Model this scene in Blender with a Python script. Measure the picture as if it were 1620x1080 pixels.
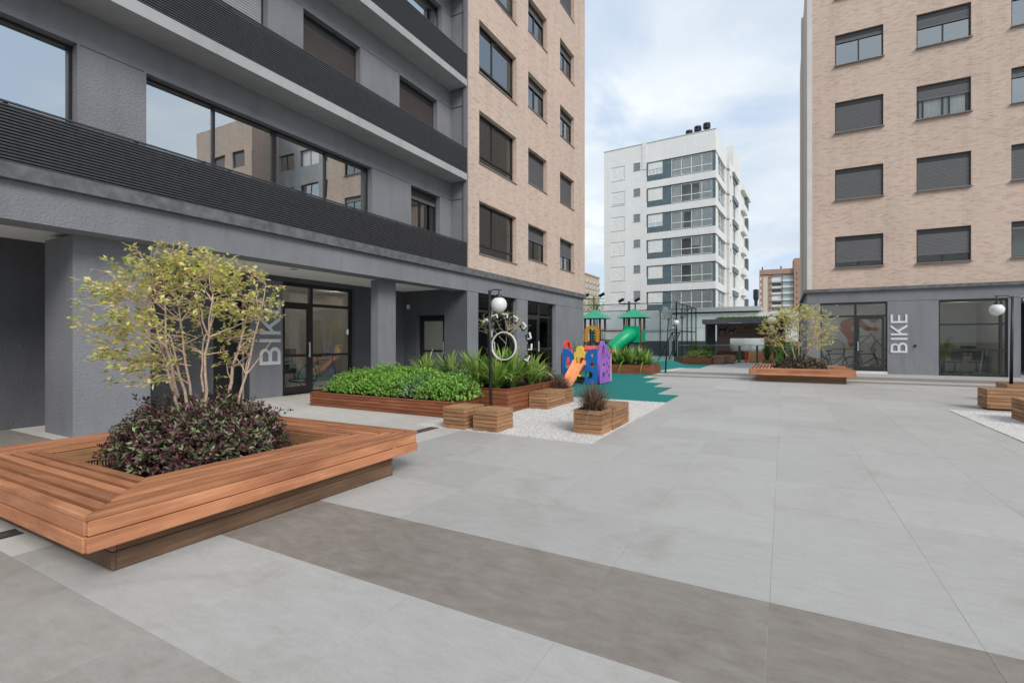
import bpy, bmesh, math, random
import numpy as np
from mathutils import Vector, Matrix
random.seed(7); rng = np.random.default_rng(7)
for o in list(bpy.data.objects): bpy.data.objects.remove(o)
SC = bpy.context.scene; COL = SC.collection; PI = math.pi

# ------------------------------------------------------------------ camera
YAW = math.atan((1240-810)/781.0)
cd = bpy.data.cameras.new('camera'); cam = bpy.data.objects.new('camera', cd); COL.objects.link(cam)
cam.location = (0, 0, 1.4); cam.rotation_euler = (PI/2, 0, YAW)
cd.sensor_width = 36; cd.lens = 36*781.0/1620; cd.shift_y = -2/1620.0; cd.clip_end = 3000; cd.clip_start = 0.05
SC.camera = cam
# ------------------------------------------------------------------ sky, sun, exposure
SUN_EL, SUN_AZ = math.radians(38), math.radians(126)      # azimuth measured clockwise from +Y
w = bpy.data.worlds.new('World'); SC.world = w; w.use_nodes = True
nt = w.node_tree; nt.nodes.clear()
def nn(nt, t, **k):
    n = nt.nodes.new(t)
    for a, b in k.items():
        if a.startswith('i_'):
            key = a[2:]; key = int(key) if key.isdigit() else key.replace('_', ' ')
            n.inputs[key].default_value = b
        else: setattr(n, a, b)
    return n
def lk(nt, a, b): nt.links.new(a, b)
def ramp(nt, src, stops, interp='LINEAR'):
    r = nt.nodes.new('ShaderNodeValToRGB'); r.color_ramp.interpolation = interp
    e = r.color_ramp.elements
    e[0].position, e[0].color = stops[0][0], stops[0][1]+(1,) if len(stops[0][1]) == 3 else stops[0][1]
    e[1].position, e[1].color = stops[-1][0], stops[-1][1]+(1,) if len(stops[-1][1]) == 3 else stops[-1][1]
    for p, c in stops[1:-1]:
        x = e.new(p); x.color = c+(1,) if len(c) == 3 else c
    if src is not None: lk(nt, src, r.inputs[0])
    return r
sky = nn(nt, 'ShaderNodeTexSky'); sky.sky_type = 'NISHITA'; sky.sun_disc = False
sky.sun_elevation = SUN_EL; sky.sun_rotation = SUN_AZ; sky.air_density = 1.0; sky.dust_density = 2.0
tc = nn(nt, 'ShaderNodeTexCoord'); sep = nn(nt, 'ShaderNodeSeparateXYZ'); lk(nt, tc.outputs['Generated'], sep.inputs[0])
zz = nn(nt, 'ShaderNodeMath', operation='MAXIMUM', i_1=0.0); lk(nt, sep.outputs[2], zz.inputs[0])
za = nn(nt, 'ShaderNodeMath', operation='ADD', i_1=0.22); lk(nt, zz.outputs[0], za.inputs[0])
dx = nn(nt, 'ShaderNodeMath', operation='DIVIDE'); lk(nt, sep.outputs[0], dx.inputs[0]); lk(nt, za.outputs[0], dx.inputs[1])
dy = nn(nt, 'ShaderNodeMath', operation='DIVIDE'); lk(nt, sep.outputs[1], dy.inputs[0]); lk(nt, za.outputs[0], dy.inputs[1])
cb = nn(nt, 'ShaderNodeCombineXYZ'); lk(nt, dx.outputs[0], cb.inputs[0]); lk(nt, dy.outputs[0], cb.inputs[1])
n1 = nn(nt, 'ShaderNodeTexNoise', i_Scale=1.5, i_Detail=8.0, i_Roughness=0.56, i_Distortion=0.4); lk(nt, cb.outputs[0], n1.inputs['Vector'])
mp = nn(nt, 'ShaderNodeMapping'); mp.inputs['Location'].default_value = (3.1, 1.7, 5.0); lk(nt, cb.outputs[0], mp.inputs[0])
n2 = nn(nt, 'ShaderNodeTexNoise', i_Scale=1.1, i_Detail=6.0, i_Roughness=0.55); lk(nt, mp.outputs[0], n2.inputs['Vector'])
cover = ramp(nt, n1.outputs[0], [(0.4, (0, 0, 0)), (0.53, (1, 1, 1))])
tone = ramp(nt, n2.outputs[0], [(0.32, (4.9, 5.5, 6.3)), (0.45, (5.9, 6.6, 7.4)), (0.56, (6.7, 7.4, 8.1)), (0.66, (7.9, 8.4, 8.9))])
base = nn(nt, 'ShaderNodeMix', data_type='RGBA'); base.inputs[0].default_value = 0.75
lk(nt, sky.outputs[0], base.inputs[6]); base.inputs[7].default_value = (6.0, 7.2, 8.8, 1)
mx = nn(nt, 'ShaderNodeMix', data_type='RGBA'); lk(nt, cover.outputs[0], mx.inputs[0])
lk(nt, base.outputs[2], mx.inputs[6]); lk(nt, tone.outputs[0], mx.inputs[7])
bg = nn(nt, 'ShaderNodeBackground', i_Strength=0.069); lk(nt, mx.outputs[2], bg.inputs[0])
wo = nn(nt, 'ShaderNodeOutputWorld'); lk(nt, bg.outputs[0], wo.inputs[0])
sl = bpy.data.lights.new('sun', 'SUN'); sl.energy = 1.5; sl.angle = math.radians(26); sl.color = (1.0, 0.95, 0.88)
so = bpy.data.objects.new('sun', sl); COL.objects.link(so)
sd = Vector((math.sin(SUN_AZ)*math.cos(SUN_EL), math.cos(SUN_AZ)*math.cos(SUN_EL), math.sin(SUN_EL)))
so.rotation_euler = (-sd).to_track_quat('-Z', 'Y').to_euler(); so.location = (20, -20, 40)
SC.view_settings.view_transform = 'Standard'; SC.view_settings.look = 'None'
SC.view_settings.exposure = 0.8; SC.view_settings.gamma = 1; SC.view_settings.use_curve_mapping = False

# ------------------------------------------------------------------ object helpers
def tag(o, label=None, cat=None, group=None, kind=None):
    if label: o['label'] = label
    if cat: o['category'] = cat
    if group: o['group'] = group
    if kind: o['kind'] = kind
    return o
def empty(name, loc=(0, 0, 0), rz=0, label=None, cat=None, group=None, kind=None, parent=None):
    o = bpy.data.objects.new(name, None); COL.objects.link(o); o.location = loc; o.rotation_euler = (0, 0, rz)
    o.empty_display_size = 0.1
    if parent: o.parent = parent
    return tag(o, label, cat, group, kind)
LOCAL = False
def link(name, me, mat=None, parent=None, loc=(0, 0, 0), rot=(0, 0, 0), world=False):
    o = bpy.data.objects.new(name, me); COL.objects.link(o)
    if mat is not None and len(me.materials) == 0: me.materials.append(mat)
    o.location = loc; o.rotation_euler = rot
    if parent:
        o.parent = parent
        if world and not LOCAL:
            L = Vector((0, 0, 0)); p = parent
            while p: L += Vector(p.location); p = p.parent
            o.location = Vector(loc)-L
    return o
class MB:
    def __init__(s): s.v = []; s.f = []
    def add(s, vs, fs):
        b = len(s.v); s.v += [tuple(v) for v in vs]; s.f += [tuple(i+b for i in f) for f in fs]; return s
    def box(s, x0, x1, y0, y1, z0, z1, M=None):
        vs = [(x, y, z) for z in (z0, z1) for y in (y0, y1) for x in (x0, x1)]
        if M is not None: vs = [M @ Vector(v) for v in vs]
        return s.add(vs, [(0, 2, 3, 1), (4, 5, 7, 6), (0, 1, 5, 4), (2, 6, 7, 3), (0, 4, 6, 2), (1, 3, 7, 5)])
    def prism(s, poly, z0, z1, M=None):
        n = len(poly); vs = [(x, y, z0) for x, y in poly]+[(x, y, z1) for x, y in poly]
        if M is not None: vs = [M @ Vector(v) for v in vs]
        return s.add(vs, [tuple(reversed(range(n))), tuple(range(n, 2*n))]+[(i, (i+1) % n, n+(i+1) % n, n+i) for i in range(n)])
    def tube(s, pts, r, n=8, cap=True):
        pts = [Vector(p) for p in pts]; m = len(pts); rs = r if isinstance(r, (list, tuple)) else [r]*m
        b = len(s.v); up = Vector((0, 0, 1))
        t = (pts[1]-pts[0]).normalized()
        a = t.cross(up)
        if a.length < 0.05: a = t.cross(Vector((1, 0, 0)))
        a.normalize()
        for i, p in enumerate(pts):
            t = (pts[min(i+1, m-1)]-pts[max(i-1, 0)]).normalized()
            a = (a-t*a.dot(t)).normalized(); c = t.cross(a)
            for k in range(n):
                q = p+(a*math.cos(2*PI*k/n)+c*math.sin(2*PI*k/n))*rs[i]; s.v.append(tuple(q))
        for i in range(m-1):
            for k in range(n):
                s.f.append((b+i*n+k, b+i*n+(k+1) % n, b+(i+1)*n+(k+1) % n, b+(i+1)*n+k))
        if cap: s.f.append(tuple(b+k for k in reversed(range(n)))); s.f.append(tuple(b+(m-1)*n+k for k in range(n)))
        return s
    def bar(s, a, b, w, h=None):
        a, b = Vector(a), Vector(b); h = h or w; L = (b-a).length
        M = Matrix.Translation(a) @ (b-a).to_track_quat('X', 'Z').to_matrix().to_4x4()
        return s.box(0, L, -w/2, w/2, -h/2, h/2, M)
    def lathe(s, prof, c=(0, 0, 0), n=16):
        b = len(s.v)
        for r, z in prof:
            for k in range(n): s.v.append((c[0]+r*math.cos(2*PI*k/n), c[1]+r*math.sin(2*PI*k/n), c[2]+z))
        for i in range(len(prof)-1):
            for k in range(n): s.f.append((b+i*n+k, b+i*n+(k+1) % n, b+(i+1)*n+(k+1) % n, b+(i+1)*n+k))
        return s
    def sphere(s, c, r, n=20, m=12, sz=1):
        return s.lathe([(max(r*math.sin(PI*i/m), 1e-4), -r*sz*math.cos(PI*i/m)) for i in range(m+1)], c, n)
    def mesh(s, name, smooth=False):
        me = bpy.data.meshes.new(name); me.from_pydata(s.v, [], s.f)
        if smooth: me.polygons.foreach_set('use_smooth', [True]*len(me.polygons))
        me.update(); return me
    def obj(s, name, mat, parent=None, world=True, smooth=False):
        return link(name, s.mesh(name, smooth), mat, parent, world=world)
def bevel_mesh(me, w, seg=1):
    bm = bmesh.new(); bm.from_mesh(me)
    bmesh.ops.bevel(bm, geom=bm.edges[:], offset=w, segments=seg, profile=0.5, affect='EDGES'); bm.to_mesh(me); bm.free(); return me
_pc = {}
def plank(parent, L, W, H, loc, rz, mat, name='plank', bev=0.003):
    """board with its long side on local x, centred on loc"""
    k = (round(L, 3), round(W, 3), round(H, 3), mat.name)
    if k not in _pc:
        me = MB().box(-L/2, L/2, -W/2, W/2, -H/2, H/2).mesh('plank')
        if bev: bevel_mesh(me, bev)
        me.materials.append(mat); _pc[k] = me
    return link(name, _pc[k], None, parent, loc, (0, 0, rz), world=True)
def shape2d(outer, holes=(), thick=0.02, name='shape'):
    """flat outline in x,z (thickness on y, centred) with real holes"""
    cu = bpy.data.curves.new(name, 'CURVE'); cu.dimensions = '2D'; cu.fill_mode = 'BOTH'; cu.extrude = thick/2
    for pl in [outer]+list(holes):
        sp = cu.splines.new('POLY'); sp.points.add(len(pl)-1); sp.use_cyclic_u = True
        for i, (x, y) in enumerate(pl): sp.points[i].co = (x, y, 0, 1)
    o = bpy.data.objects.new('tmp', cu); COL.objects.link(o)
    dg = bpy.context.evaluated_depsgraph_get(); dg.update()
    me = bpy.data.meshes.new_from_object(o.evaluated_get(dg)); bpy.data.objects.remove(o)
    me.transform(Matrix.Rotation(PI/2, 4, 'X')); me.name = name; return me
def text_mesh(t, size, thick, name='lettering'):
    cu = bpy.data.curves.new(name, 'FONT'); cu.body = t; cu.size = size; cu.extrude = thick/2
    o = bpy.data.objects.new('tmp', cu); COL.objects.link(o)
    dg = bpy.context.evaluated_depsgraph_get(); dg.update()
    me = bpy.data.meshes.new_from_object(o.evaluated_get(dg)); bpy.data.objects.remove(o)
    me.transform(Matrix.Rotation(PI/2, 4, 'X')); me.name = name; return me
def circ(cx, cz, r, n=24, a0=0, a1=2*PI, rz=None):
    full = abs(a1-a0-2*PI) < 1e-6; rz = rz or r
    return [(cx+r*math.cos(a0+(a1-a0)*i/(n if full else n-1)), cz+rz*math.sin(a0+(a1-a0)*i/(n if full else n-1))) for i in range(n)]

# ------------------------------------------------------------------ materials
def mat(name, rough=0.6, spec=0.5, metal=0.0, col=None):
    m = bpy.data.materials.new(name); m.use_nodes = True; t = m.node_tree; b = t.nodes['Principled BSDF']
    b.inputs['Roughness'].default_value = rough; b.inputs['Metallic'].default_value = metal
    b.inputs['Specular IOR Level'].default_value = spec
    if col: b.inputs['Base Color'].default_value = col+(1,)
    return m, t, b
def bump(t, b, h, strength=0.3, dist=0.01):
    n = nn(t, 'ShaderNodeBump', i_Strength=strength, i_Distance=dist); lk(t, h, n.inputs['Height']); lk(t, n.outputs[0], b.inputs['Normal']); return n
def pos(t): return nn(t, 'ShaderNodeNewGeometry').outputs['Position']
def objc(t): return nn(t, 'ShaderNodeTexCoord').outputs['Object']
def mapped(t, v, scale=(1, 1, 1), loc=(0, 0, 0)):
    m = nn(t, 'ShaderNodeMapping'); lk(t, v, m.inputs[0]); m.inputs['Scale'].default_value = scale; m.inputs['Location'].default_value = loc; return m.outputs[0]
def noise(t, v, scale, detail=4, rough=0.55, dist=0.0):
    n = nn(t, 'ShaderNodeTexNoise', i_Scale=scale, i_Detail=float(detail), i_Roughness=rough, i_Distortion=dist); lk(t, v, n.inputs['Vector']); return n.outputs[0]
def mixc(t, fac, a, b, mode='MIX'):
    m = nn(t, 'ShaderNodeMix', data_type='RGBA', blend_type=mode)
    for s, i in ((fac, 0), (a, 6), (b, 7)):
        if isinstance(s, (float, int)): m.inputs[i].default_value = s
        elif isinstance(s, tuple): m.inputs[i].default_value = s+(1,) if len(s) == 3 else s
        else: lk(t, s, m.inputs[i])
    return m.outputs[2]
def mulv(c, k): return tuple(x*k for x in c)
def simple(name, col, rough=0.5, spec=0.5, metal=0.0, var=0.12, scale=6.0):
    m, t, b = mat(name, rough, spec, metal); n = noise(t, pos(t), scale, 4)
    r = ramp(t, n, [(0.3, mulv(col, 1-var)), (0.7, mulv(col, 1+var))]); lk(t, r.outputs[0], b.inputs['Base Color']); return m
def stucco(name, col, sc=42, strength=0.55):
    m, t, b = mat(name, 0.85, 0.25); p = pos(t)
    n = noise(t, p, 0.7, 5); n2 = noise(t, mapped(t, p, (1.5, 1.5, 0.25)), 3.0, 4)
    r = ramp(t, n, [(0.3, mulv(col, 0.9)), (0.7, mulv(col, 1.1))])
    r2 = ramp(t, n2, [(0.3, (0.88, 0.88, 0.88)), (0.5, (1, 1, 1)), (0.75, (1.03, 1.03, 1.03))])
    lk(t, mixc(t, 0.8, r.outputs[0], r2.outputs[0], 'MULTIPLY'), b.inputs['Base Color'])
    h = noise(t, mapped(t, p, (1, 1, 1.5)), sc, 3, 0.6); bump(t, b, h, strength, 0.02); return m
def brick_mat(name, c1, c2, dark, mort):
    m, t, b = mat(name, 0.85, 0.2); p = pos(t)
    s = nn(t, 'ShaderNodeSeparateXYZ'); lk(t, p, s.inputs[0])
    a = nn(t, 'ShaderNodeMath', operation='ADD'); lk(t, s.outputs[0], a.inputs[0]); lk(t, s.outputs[1], a.inputs[1])
    c = nn(t, 'ShaderNodeCombineXYZ'); lk(t, a.outputs[0], c.inputs[0]); lk(t, s.outputs[2], c.inputs[1])
    br = nn(t, 'ShaderNodeTexBrick', offset=0.5, i_Scale=1.0, i_Mortar_Size=0.005, i_Mortar_Smooth=0.2, i_Bias=-0.1, i_Brick_Width=0.21, i_Row_Height=0.056)
    br.inputs['Color1'].default_value = (0, 0, 0, 1); br.inputs['Color2'].default_value = (1, 1, 1, 1); br.inputs['Mortar'].default_value = (0.5, 0.5, 0.5, 1)
    lk(t, c.outputs[0], br.inputs['Vector'])
    rr = ramp(t, br.outputs['Color'], [(0.0, dark), (0.1, c1), (0.5, c2), (1.0, mulv(c2, 1.05))])
    n = noise(t, mapped(t, c.outputs[0], (4, 22, 1)), 1.0, 4); r3 = ramp(t, n, [(0.3, (0.92, 0.905, 0.89)), (0.65, (1.04, 1.035, 1.03))])
    c4 = mixc(t, 1.0, rr.outputs[0], r3.outputs[0], 'MULTIPLY')
    nb = noise(t, p, 0.35, 3); r5 = ramp(t, nb, [(0.3, (0.93, 0.93, 0.93)), (0.7, (1.04, 1.03, 1.02))]); c4 = mixc(t, 1.0, c4, r5.outputs[0], 'MULTIPLY')
    ns = noise(t, mapped(t, c.outputs[0], (2.2, .12, 1)), 1.0, 5); c4 = mixc(t, 1.0, c4, ramp(t, ns, [(0.32, (0.9, 0.89, 0.88)), (0.55, (1.02, 1.02, 1.02))]).outputs[0], 'MULTIPLY')
    lk(t, mixc(t, br.outputs['Fac'], c4, mort), b.inputs['Base Color'])
    inv = nn(t, 'ShaderNodeMath', operation='SUBTRACT', i_0=1.0); lk(t, br.outputs['Fac'], inv.inputs[1]); bump(t, b, inv.outputs[0], 0.6, 0.006)
    return m
def wood(name, a, bcol, dark, rough=0.5, stain=0.5, spec=0.4, gs=1.0):
    m, t, b = mat(name, rough, spec); oc = objc(t); oi = nn(t, 'ShaderNodeObjectInfo')
    sh = nn(t, 'ShaderNodeVectorMath', operation='MULTIPLY_ADD'); lk(t, oi.outputs['Random'], sh.inputs[0]); sh.inputs[1].default_value = (37, 11, 5); lk(t, oc, sh.inputs[2])
    v = sh.outputs[0]
    g = noise(t, mapped(t, v, (1.1*gs, 26*gs, 26*gs)), 1.6, 5, 0.5, 0.4); g2 = noise(t, mapped(t, v, (1.2, 3.5, 3.5)), 1.3, 4, 0.6)
    r = ramp(t, g, [(0.2, mulv(a, .82)), (0.5, a), (0.78, bcol)]); r2 = ramp(t, g2, [(0.28, (0.5, 0.44, 0.4)), (0.6, (1.06, 1.05, 1.04))])
    c = mixc(t, stain, r.outputs[0], r2.outputs[0], 'MULTIPLY')
    r3 = ramp(t, oi.outputs['Random'], [(0.0, (0.78, 0.75, 0.72)), (1.0, (1.15, 1.13, 1.1))]); c = mixc(t, 1.0, c, r3.outputs[0], 'MULTIPLY')
    lk(t, c, b.inputs['Base Color']); bump(t, b, g, 0.25, 0.003)
    rr = ramp(t, g2, [(0.3, (rough+0.12,)*3), (0.7, (rough-0.08,)*3)]); lk(t, rr.outputs[0], b.inputs['Roughness']); return m
def tile_mat(name, a, bcol, spots, rough=0.5):
    m, t, b = mat(name, rough, 0.35); p = pos(t); oi = nn(t, 'ShaderNodeObjectInfo')
    sh = nn(t, 'ShaderNodeVectorMath', operation='MULTIPLY_ADD'); lk(t, oi.outputs['Random'], sh.inputs[0]); sh.inputs[1].default_value = (61, 17, 0); lk(t, p, sh.inputs[2])
    n1 = noise(t, mapped(t, sh.outputs[0], (1, 1.7, 1)), 4.2, 8, 0.68, 0.6); n2 = noise(t, mapped(t, sh.outputs[0], (3, 9, 1)), 2.2, 6, 0.65); n3 = noise(t, p, 0.22, 3); n4 = noise(t, sh.outputs[0], 60, 3)
    c = ramp(t, n1, [(0.3, a), (0.68, bcol)]).outputs[0]
    c = mixc(t, 0.35, c, ramp(t, n2, [(0.35, spots), (0.65, mulv(bcol, 1.06))]).outputs[0])
    c = mixc(t, 1.0, c, ramp(t, n3, [(0.3, (0.93, 0.925, 0.92)), (0.7, (1.04, 1.045, 1.05))]).outputs[0], 'MULTIPLY')
    c = mixc(t, 1.0, c, ramp(t, oi.outputs['Random'], [(0, (0.93,)*3), (1, (1.035,)*3)]).outputs[0], 'MULTIPLY')
    c = mixc(t, 1.0, c, ramp(t, n4, [(0.3, (0.94,)*3), (0.7, (1.03,)*3)]).outputs[0], 'MULTIPLY')
    # worn spots with a shape of their own
    n5 = noise(t, p, 0.9, 6, 0.7, 1.0); c = mixc(t, 1.0, c, ramp(t, n5, [(0.52, (1, 1, 1)), (0.72, (0.86, 0.83, 0.79))]).outputs[0], 'MULTIPLY')
    lk(t, c, b.inputs['Base Color']); lk(t, ramp(t, n1, [(0.3, (rough-0.07,)*3), (0.7, (rough+0.1,)*3)]).outputs[0], b.inputs['Roughness'])
    bump(t, b, n4, 0.08, 0.002); return m
def leaf_mat(name, stops, rough=0.45, trans=0.3, bright=1.0):
    m = bpy.data.materials.new(name); m.use_nodes = True; t = m.node_tree; b = t.nodes['Principled BSDF']; out = t.nodes['Material Output']
    g = nn(t, 'ShaderNodeNewGeometry'); r = ramp(t, g.outputs['Random Per Island'], stops)
    lk(t, r.outputs[0], b.inputs['Base Color']); b.inputs['Roughness'].default_value = rough; b.inputs['Specular IOR Level'].default_value = 0.4
    tr = nn(t, 'ShaderNodeBsdfTranslucent'); lk(t, r.outputs[0], tr.inputs[0]); mx = nn(t, 'ShaderNodeMixShader', i_0=trans)
    lk(t, b.outputs[0], mx.inputs[1]); lk(t, tr.outputs[0], mx.inputs[2]); lk(t, mx.outputs[0], out.inputs[0]); return m
def glass_mat(name, ior, tint, rough=0.0):
    m = bpy.data.materials.new(name); m.use_nodes = True; t = m.node_tree; t.nodes.clear(); out = nn(t, 'ShaderNodeOutputMaterial')
    fr = nn(t, 'ShaderNodeFresnel', i_IOR=ior); tr = nn(t, 'ShaderNodeBsdfTransparent'); tr.inputs[0].default_value = tint+(1,)
    gl = nn(t, 'ShaderNodeBsdfGlossy', i_Roughness=rough); gl.inputs[0].default_value = (0.92, 0.96, 0.97, 1)
    # panes are never dead flat: a slow waviness bends the reflection a little
    nb = noise(t, pos(t), 0.9, 2); bp = nn(t, 'ShaderNodeBump', i_Strength=0.05, i_Distance=0.02); lk(t, nb, bp.inputs['Height']); lk(t, bp.outputs[0], gl.inputs['Normal'])
    mx = nn(t, 'ShaderNodeMixShader'); lk(t, fr.outputs[0], mx.inputs[0]); lk(t, tr.outputs[0], mx.inputs[1]); lk(t, gl.outputs[0], mx.inputs[2]); lk(t, mx.outputs[0], out.inputs[0]); return m
def plastic(name, col, rough=0.38): return simple(name, col, rough, 0.5, var=0.06, scale=3)

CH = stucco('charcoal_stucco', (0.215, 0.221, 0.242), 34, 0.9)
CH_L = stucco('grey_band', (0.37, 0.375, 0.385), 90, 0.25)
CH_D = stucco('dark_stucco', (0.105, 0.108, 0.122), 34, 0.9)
CORN = simple('cornice_paint', (0.12, 0.125, 0.132), 0.7, 0.3, var=0.35, scale=5)
BRICK = brick_mat('pale_brick', (0.555, 0.435, 0.37), (0.59, 0.47, 0.4), (0.51, 0.38, 0.31), (0.6, 0.5, 0.435))
PILA = simple('pale_render', (0.6, 0.58, 0.56), 0.8, var=0.06, scale=2)
WHITE_CEIL = simple('white_ceiling', (0.88, 0.87, 0.85), 0.8, var=0.03)
DMET = simple('dark_metal', (0.018, 0.018, 0.02), 0.45, 0.5, var=0.2)
SLAT = simple('slat_metal', (0.034, 0.034, 0.037), 0.42, 0.5, var=0.25, scale=9)
FRAME = simple('window_frame', (0.017, 0.0165, 0.0175), 0.4, var=0.1)
SHUT = simple('roller_shutter', (0.115, 0.115, 0.122), 0.5, var=0.06)
SHUT_D = simple('brown_shutter', (0.075, 0.062, 0.06), 0.55, var=0.1)
SHUT_L = simple('pale_shutter', (0.3, 0.31, 0.33), 0.5, var=0.05)
SILL = simple('stone_sill', (0.22, 0.19, 0.17), 0.7, var=0.2, scale=15)
GLASS = glass_mat('clear_glass', 1.42, (0.97, 0.98, 0.975))
GLASS_S = glass_mat('solar_glass', 4.2, (0.6, 0.64, 0.62))
GLASS_M = glass_mat('tinted_glass', 3.2, (0.8, 0.82, 0.8))
GLASS_R = glass_mat('mirror_glass', 9.0, (0.6, 0.64, 0.62))
ROOM = simple('room_wall', (0.72, 0.69, 0.63), 0.8, var=0.05)
ROOM_W = simple('room_white', (0.78, 0.78, 0.75), 0.7, var=0.05)
BLIND = simple('curtain', (0.88, 0.87, 0.83), 0.8, var=0.05)
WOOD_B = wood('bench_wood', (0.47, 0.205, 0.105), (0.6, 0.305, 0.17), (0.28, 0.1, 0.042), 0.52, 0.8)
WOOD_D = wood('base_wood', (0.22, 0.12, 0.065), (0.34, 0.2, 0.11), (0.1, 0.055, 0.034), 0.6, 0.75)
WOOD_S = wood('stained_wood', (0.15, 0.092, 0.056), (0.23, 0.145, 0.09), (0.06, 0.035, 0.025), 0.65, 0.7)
WOOD_C = wood('box_wood', (0.37, 0.205, 0.105), (0.5, 0.305, 0.17), (0.17, 0.09, 0.05), 0.65, 0.7)
WOOD_R = wood('planter_wood', (0.25, 0.088, 0.042), (0.36, 0.145, 0.075), (0.12, 0.045, 0.025), 0.5, 0.5)
SOIL = simple('soil', (0.055, 0.04, 0.03), 0.95, 0.1, var=0.5, scale=30)
T_LIGHT = tile_mat('light_tile', (0.42, 0.41, 0.392), (0.475, 0.466, 0.45), (0.4, 0.388, 0.368))
T_WALK = tile_mat('walkway_tile', (0.56, 0.54, 0.505), (0.66, 0.64, 0.6), (0.52, 0.5, 0.465))
T_DARK_LIT = tile_mat('dark_tile_lit', (0.33, 0.31, 0.285), (0.42, 0.4, 0.375), (0.35, 0.32, 0.285))  # lighter copy of the dark tile: brighter light on the near row put into colour
T_DARK = tile_mat('dark_tile', (0.2, 0.178, 0.155), (0.305, 0.278, 0.25), (0.225, 0.185, 0.15))
GROUT = simple('grout', (0.31, 0.29, 0.265), 0.9, var=0.45, scale=0.7)
RUBBER = simple('green_rubber', (0.012, 0.19, 0.175), 0.85, 0.2, var=0.18, scale=40)
COURT = simple('court_paint', (0.26, 0.5, 0.42), 0.8, 0.2, var=0.06, scale=1)
WHITE = simple('white_paint', (0.74, 0.74, 0.72), 0.6, var=0.03)
LETTER = simple('brushed_letter', (0.62, 0.64, 0.66), 0.4, 0.5, var=0.04)
BLACK = simple('black_steel', (0.014, 0.014, 0.016), 0.4, var=0.2)
GLOBE, t_, b_ = mat('globe_glass', 0.25, 0.5, col=(0.68, 0.69, 0.69)); b_.inputs['Subsurface Weight'].default_value = 0.3; b_.inputs['Subsurface Radius'].default_value = (0.1, 0.1, 0.1)

# ------------------------------------------------------------------ ground and paving
PX0, PY0, TP, TQ = -0.067, 1.236, 0.8645, 0.8715
gr = MB().box(-900, 900, -300, 1500, -0.6, -0.03).obj('ground', simple('far_ground', (0.19, 0.2, 0.15), 0.95, 0.1, var=0.3, scale=0.05)); tag(gr, kind='structure')
g = MB().box(-15, 14, -3, 37.2, -0.029, -0.0014).obj('mortar_bed', GROUT); tag(g, kind='structure')
pav = empty('pavement', kind='structure')
tm = {}
for nme, m_ in (('l', T_LIGHT), ('w', T_WALK), ('d', T_DARK), ('m', T_DARK_LIT)):
    e_ = 0.0011; me = MB().box(e_, TP-e_, e_, TQ-e_, -0.02, 0).mesh('tile'); bevel_mesh(me, 0.0006); me.materials.append(m_); tm[nme] = me
def tile_kind(i, j):
    x = PX0+(i+0.5)*TP
    if j == 1: return 'd'
    if j == -1: return 'm'
    if j in (21, 23, 24): return 'd' if j != 21 else 'd'
    return 'w' if x < -4.8 else 'l'
cand = []
for i in range(-15, 13):
    for j in range(-4, 41):
        x, y = PX0+i*TP, PY0+j*TQ
        if j > 27 and (x < -5.5 or x > 0.2): continue
        xc = math.cos(YAW)*(x+.43)+math.sin(YAW)*(y+.43); zc = -math.sin(YAW)*(x+.43)+math.cos(YAW)*(y+.43)
        vis = zc > 0.9 and abs(xc)/zc < 1.25
        if x+.4 < -10.9 or (x < -3.6 and x > -6.2 and 1.0 < y < 3.4): vis = False
        cand.append((not vis, zc if vis else 99+abs(zc), i, j, x, y))
cand.sort()
rest = {'l': MB(), 'w': MB(), 'd': MB(), 'm': MB()}
for k, (nv, zc, i, j, x, y) in enumerate(cand):
    kd = tile_kind(i, j)
    if k < 298:
        link('tile', tm[kd], None, pav, (x, y, random.uniform(-0.0007, 0.0)))
    else: rest[kd].box(x+.0012, x+TP-.0012, y+.0012, y+TQ-.0012, -0.02, 0)
for kd, m_ in (('l', T_LIGHT), ('w', T_WALK), ('d', T_DARK), ('m', T_DARK_LIT)):
    if rest[kd].v: tag(rest[kd].obj('distant_tiles', m_, pav), kind='stuff')
# rubber play surface with its stepped edge
st = [(-8.35, 11.3), (-2.32, 11.3), (-2.32, 13.0), (-2.88, 13.0), (-2.88, 14.98), (-3.45, 14.98), (-3.45, 16.45), (-4.06, 16.45), (-4.06, 18.5), (-4.66, 18.5), (-4.66, 21.9), (-8.35, 21.9)]
o = MB().prism(st, 0.0, 0.008).obj('rubber_flooring', RUBBER); tag(o, kind='structure')
RUB2 = RUBBER
o = MB().prism([(-13, 21.9), (-5.2, 21.9), (-4.6, 26.0), (-3.66, 26.0), (-3.66, 30.4), (-5.2, 33), (-13, 33)], 0.0, 0.009).obj('rubber_flooring', RUB2); tag(o, kind='structure')
mb = MB()      # rubber mound
for i in range(13):
    for j in range(13):
        u, v_ = i/12*2-1, j/12*2-1; r_ = min(1, math.hypot(u, v_)); mb.v.append((-5.55+u*1.15, 28.2+v_*1.5, 0.006+0.27*(0.5+0.5*math.cos(PI*r_))))
for i in range(12):
    for j in range(12): mb.f.append((i*13+j, (i+1)*13+j, (i+1)*13+j+1, i*13+j+1))
o = mb.obj('rubber_mound', RUBBER, smooth=True); tag(o, kind='structure')
o = MB().box(-34, 3.0, 33.0, 44.7, -0.02, 0.004).obj('sports_court_floor', COURT); tag(o, kind='structure')
o = MB().box(-5.0, 4.0, 33.0, 39.6, 0.003, 0.012).obj('dog_park_floor', T_WALK); tag(o, kind='structure')
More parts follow.
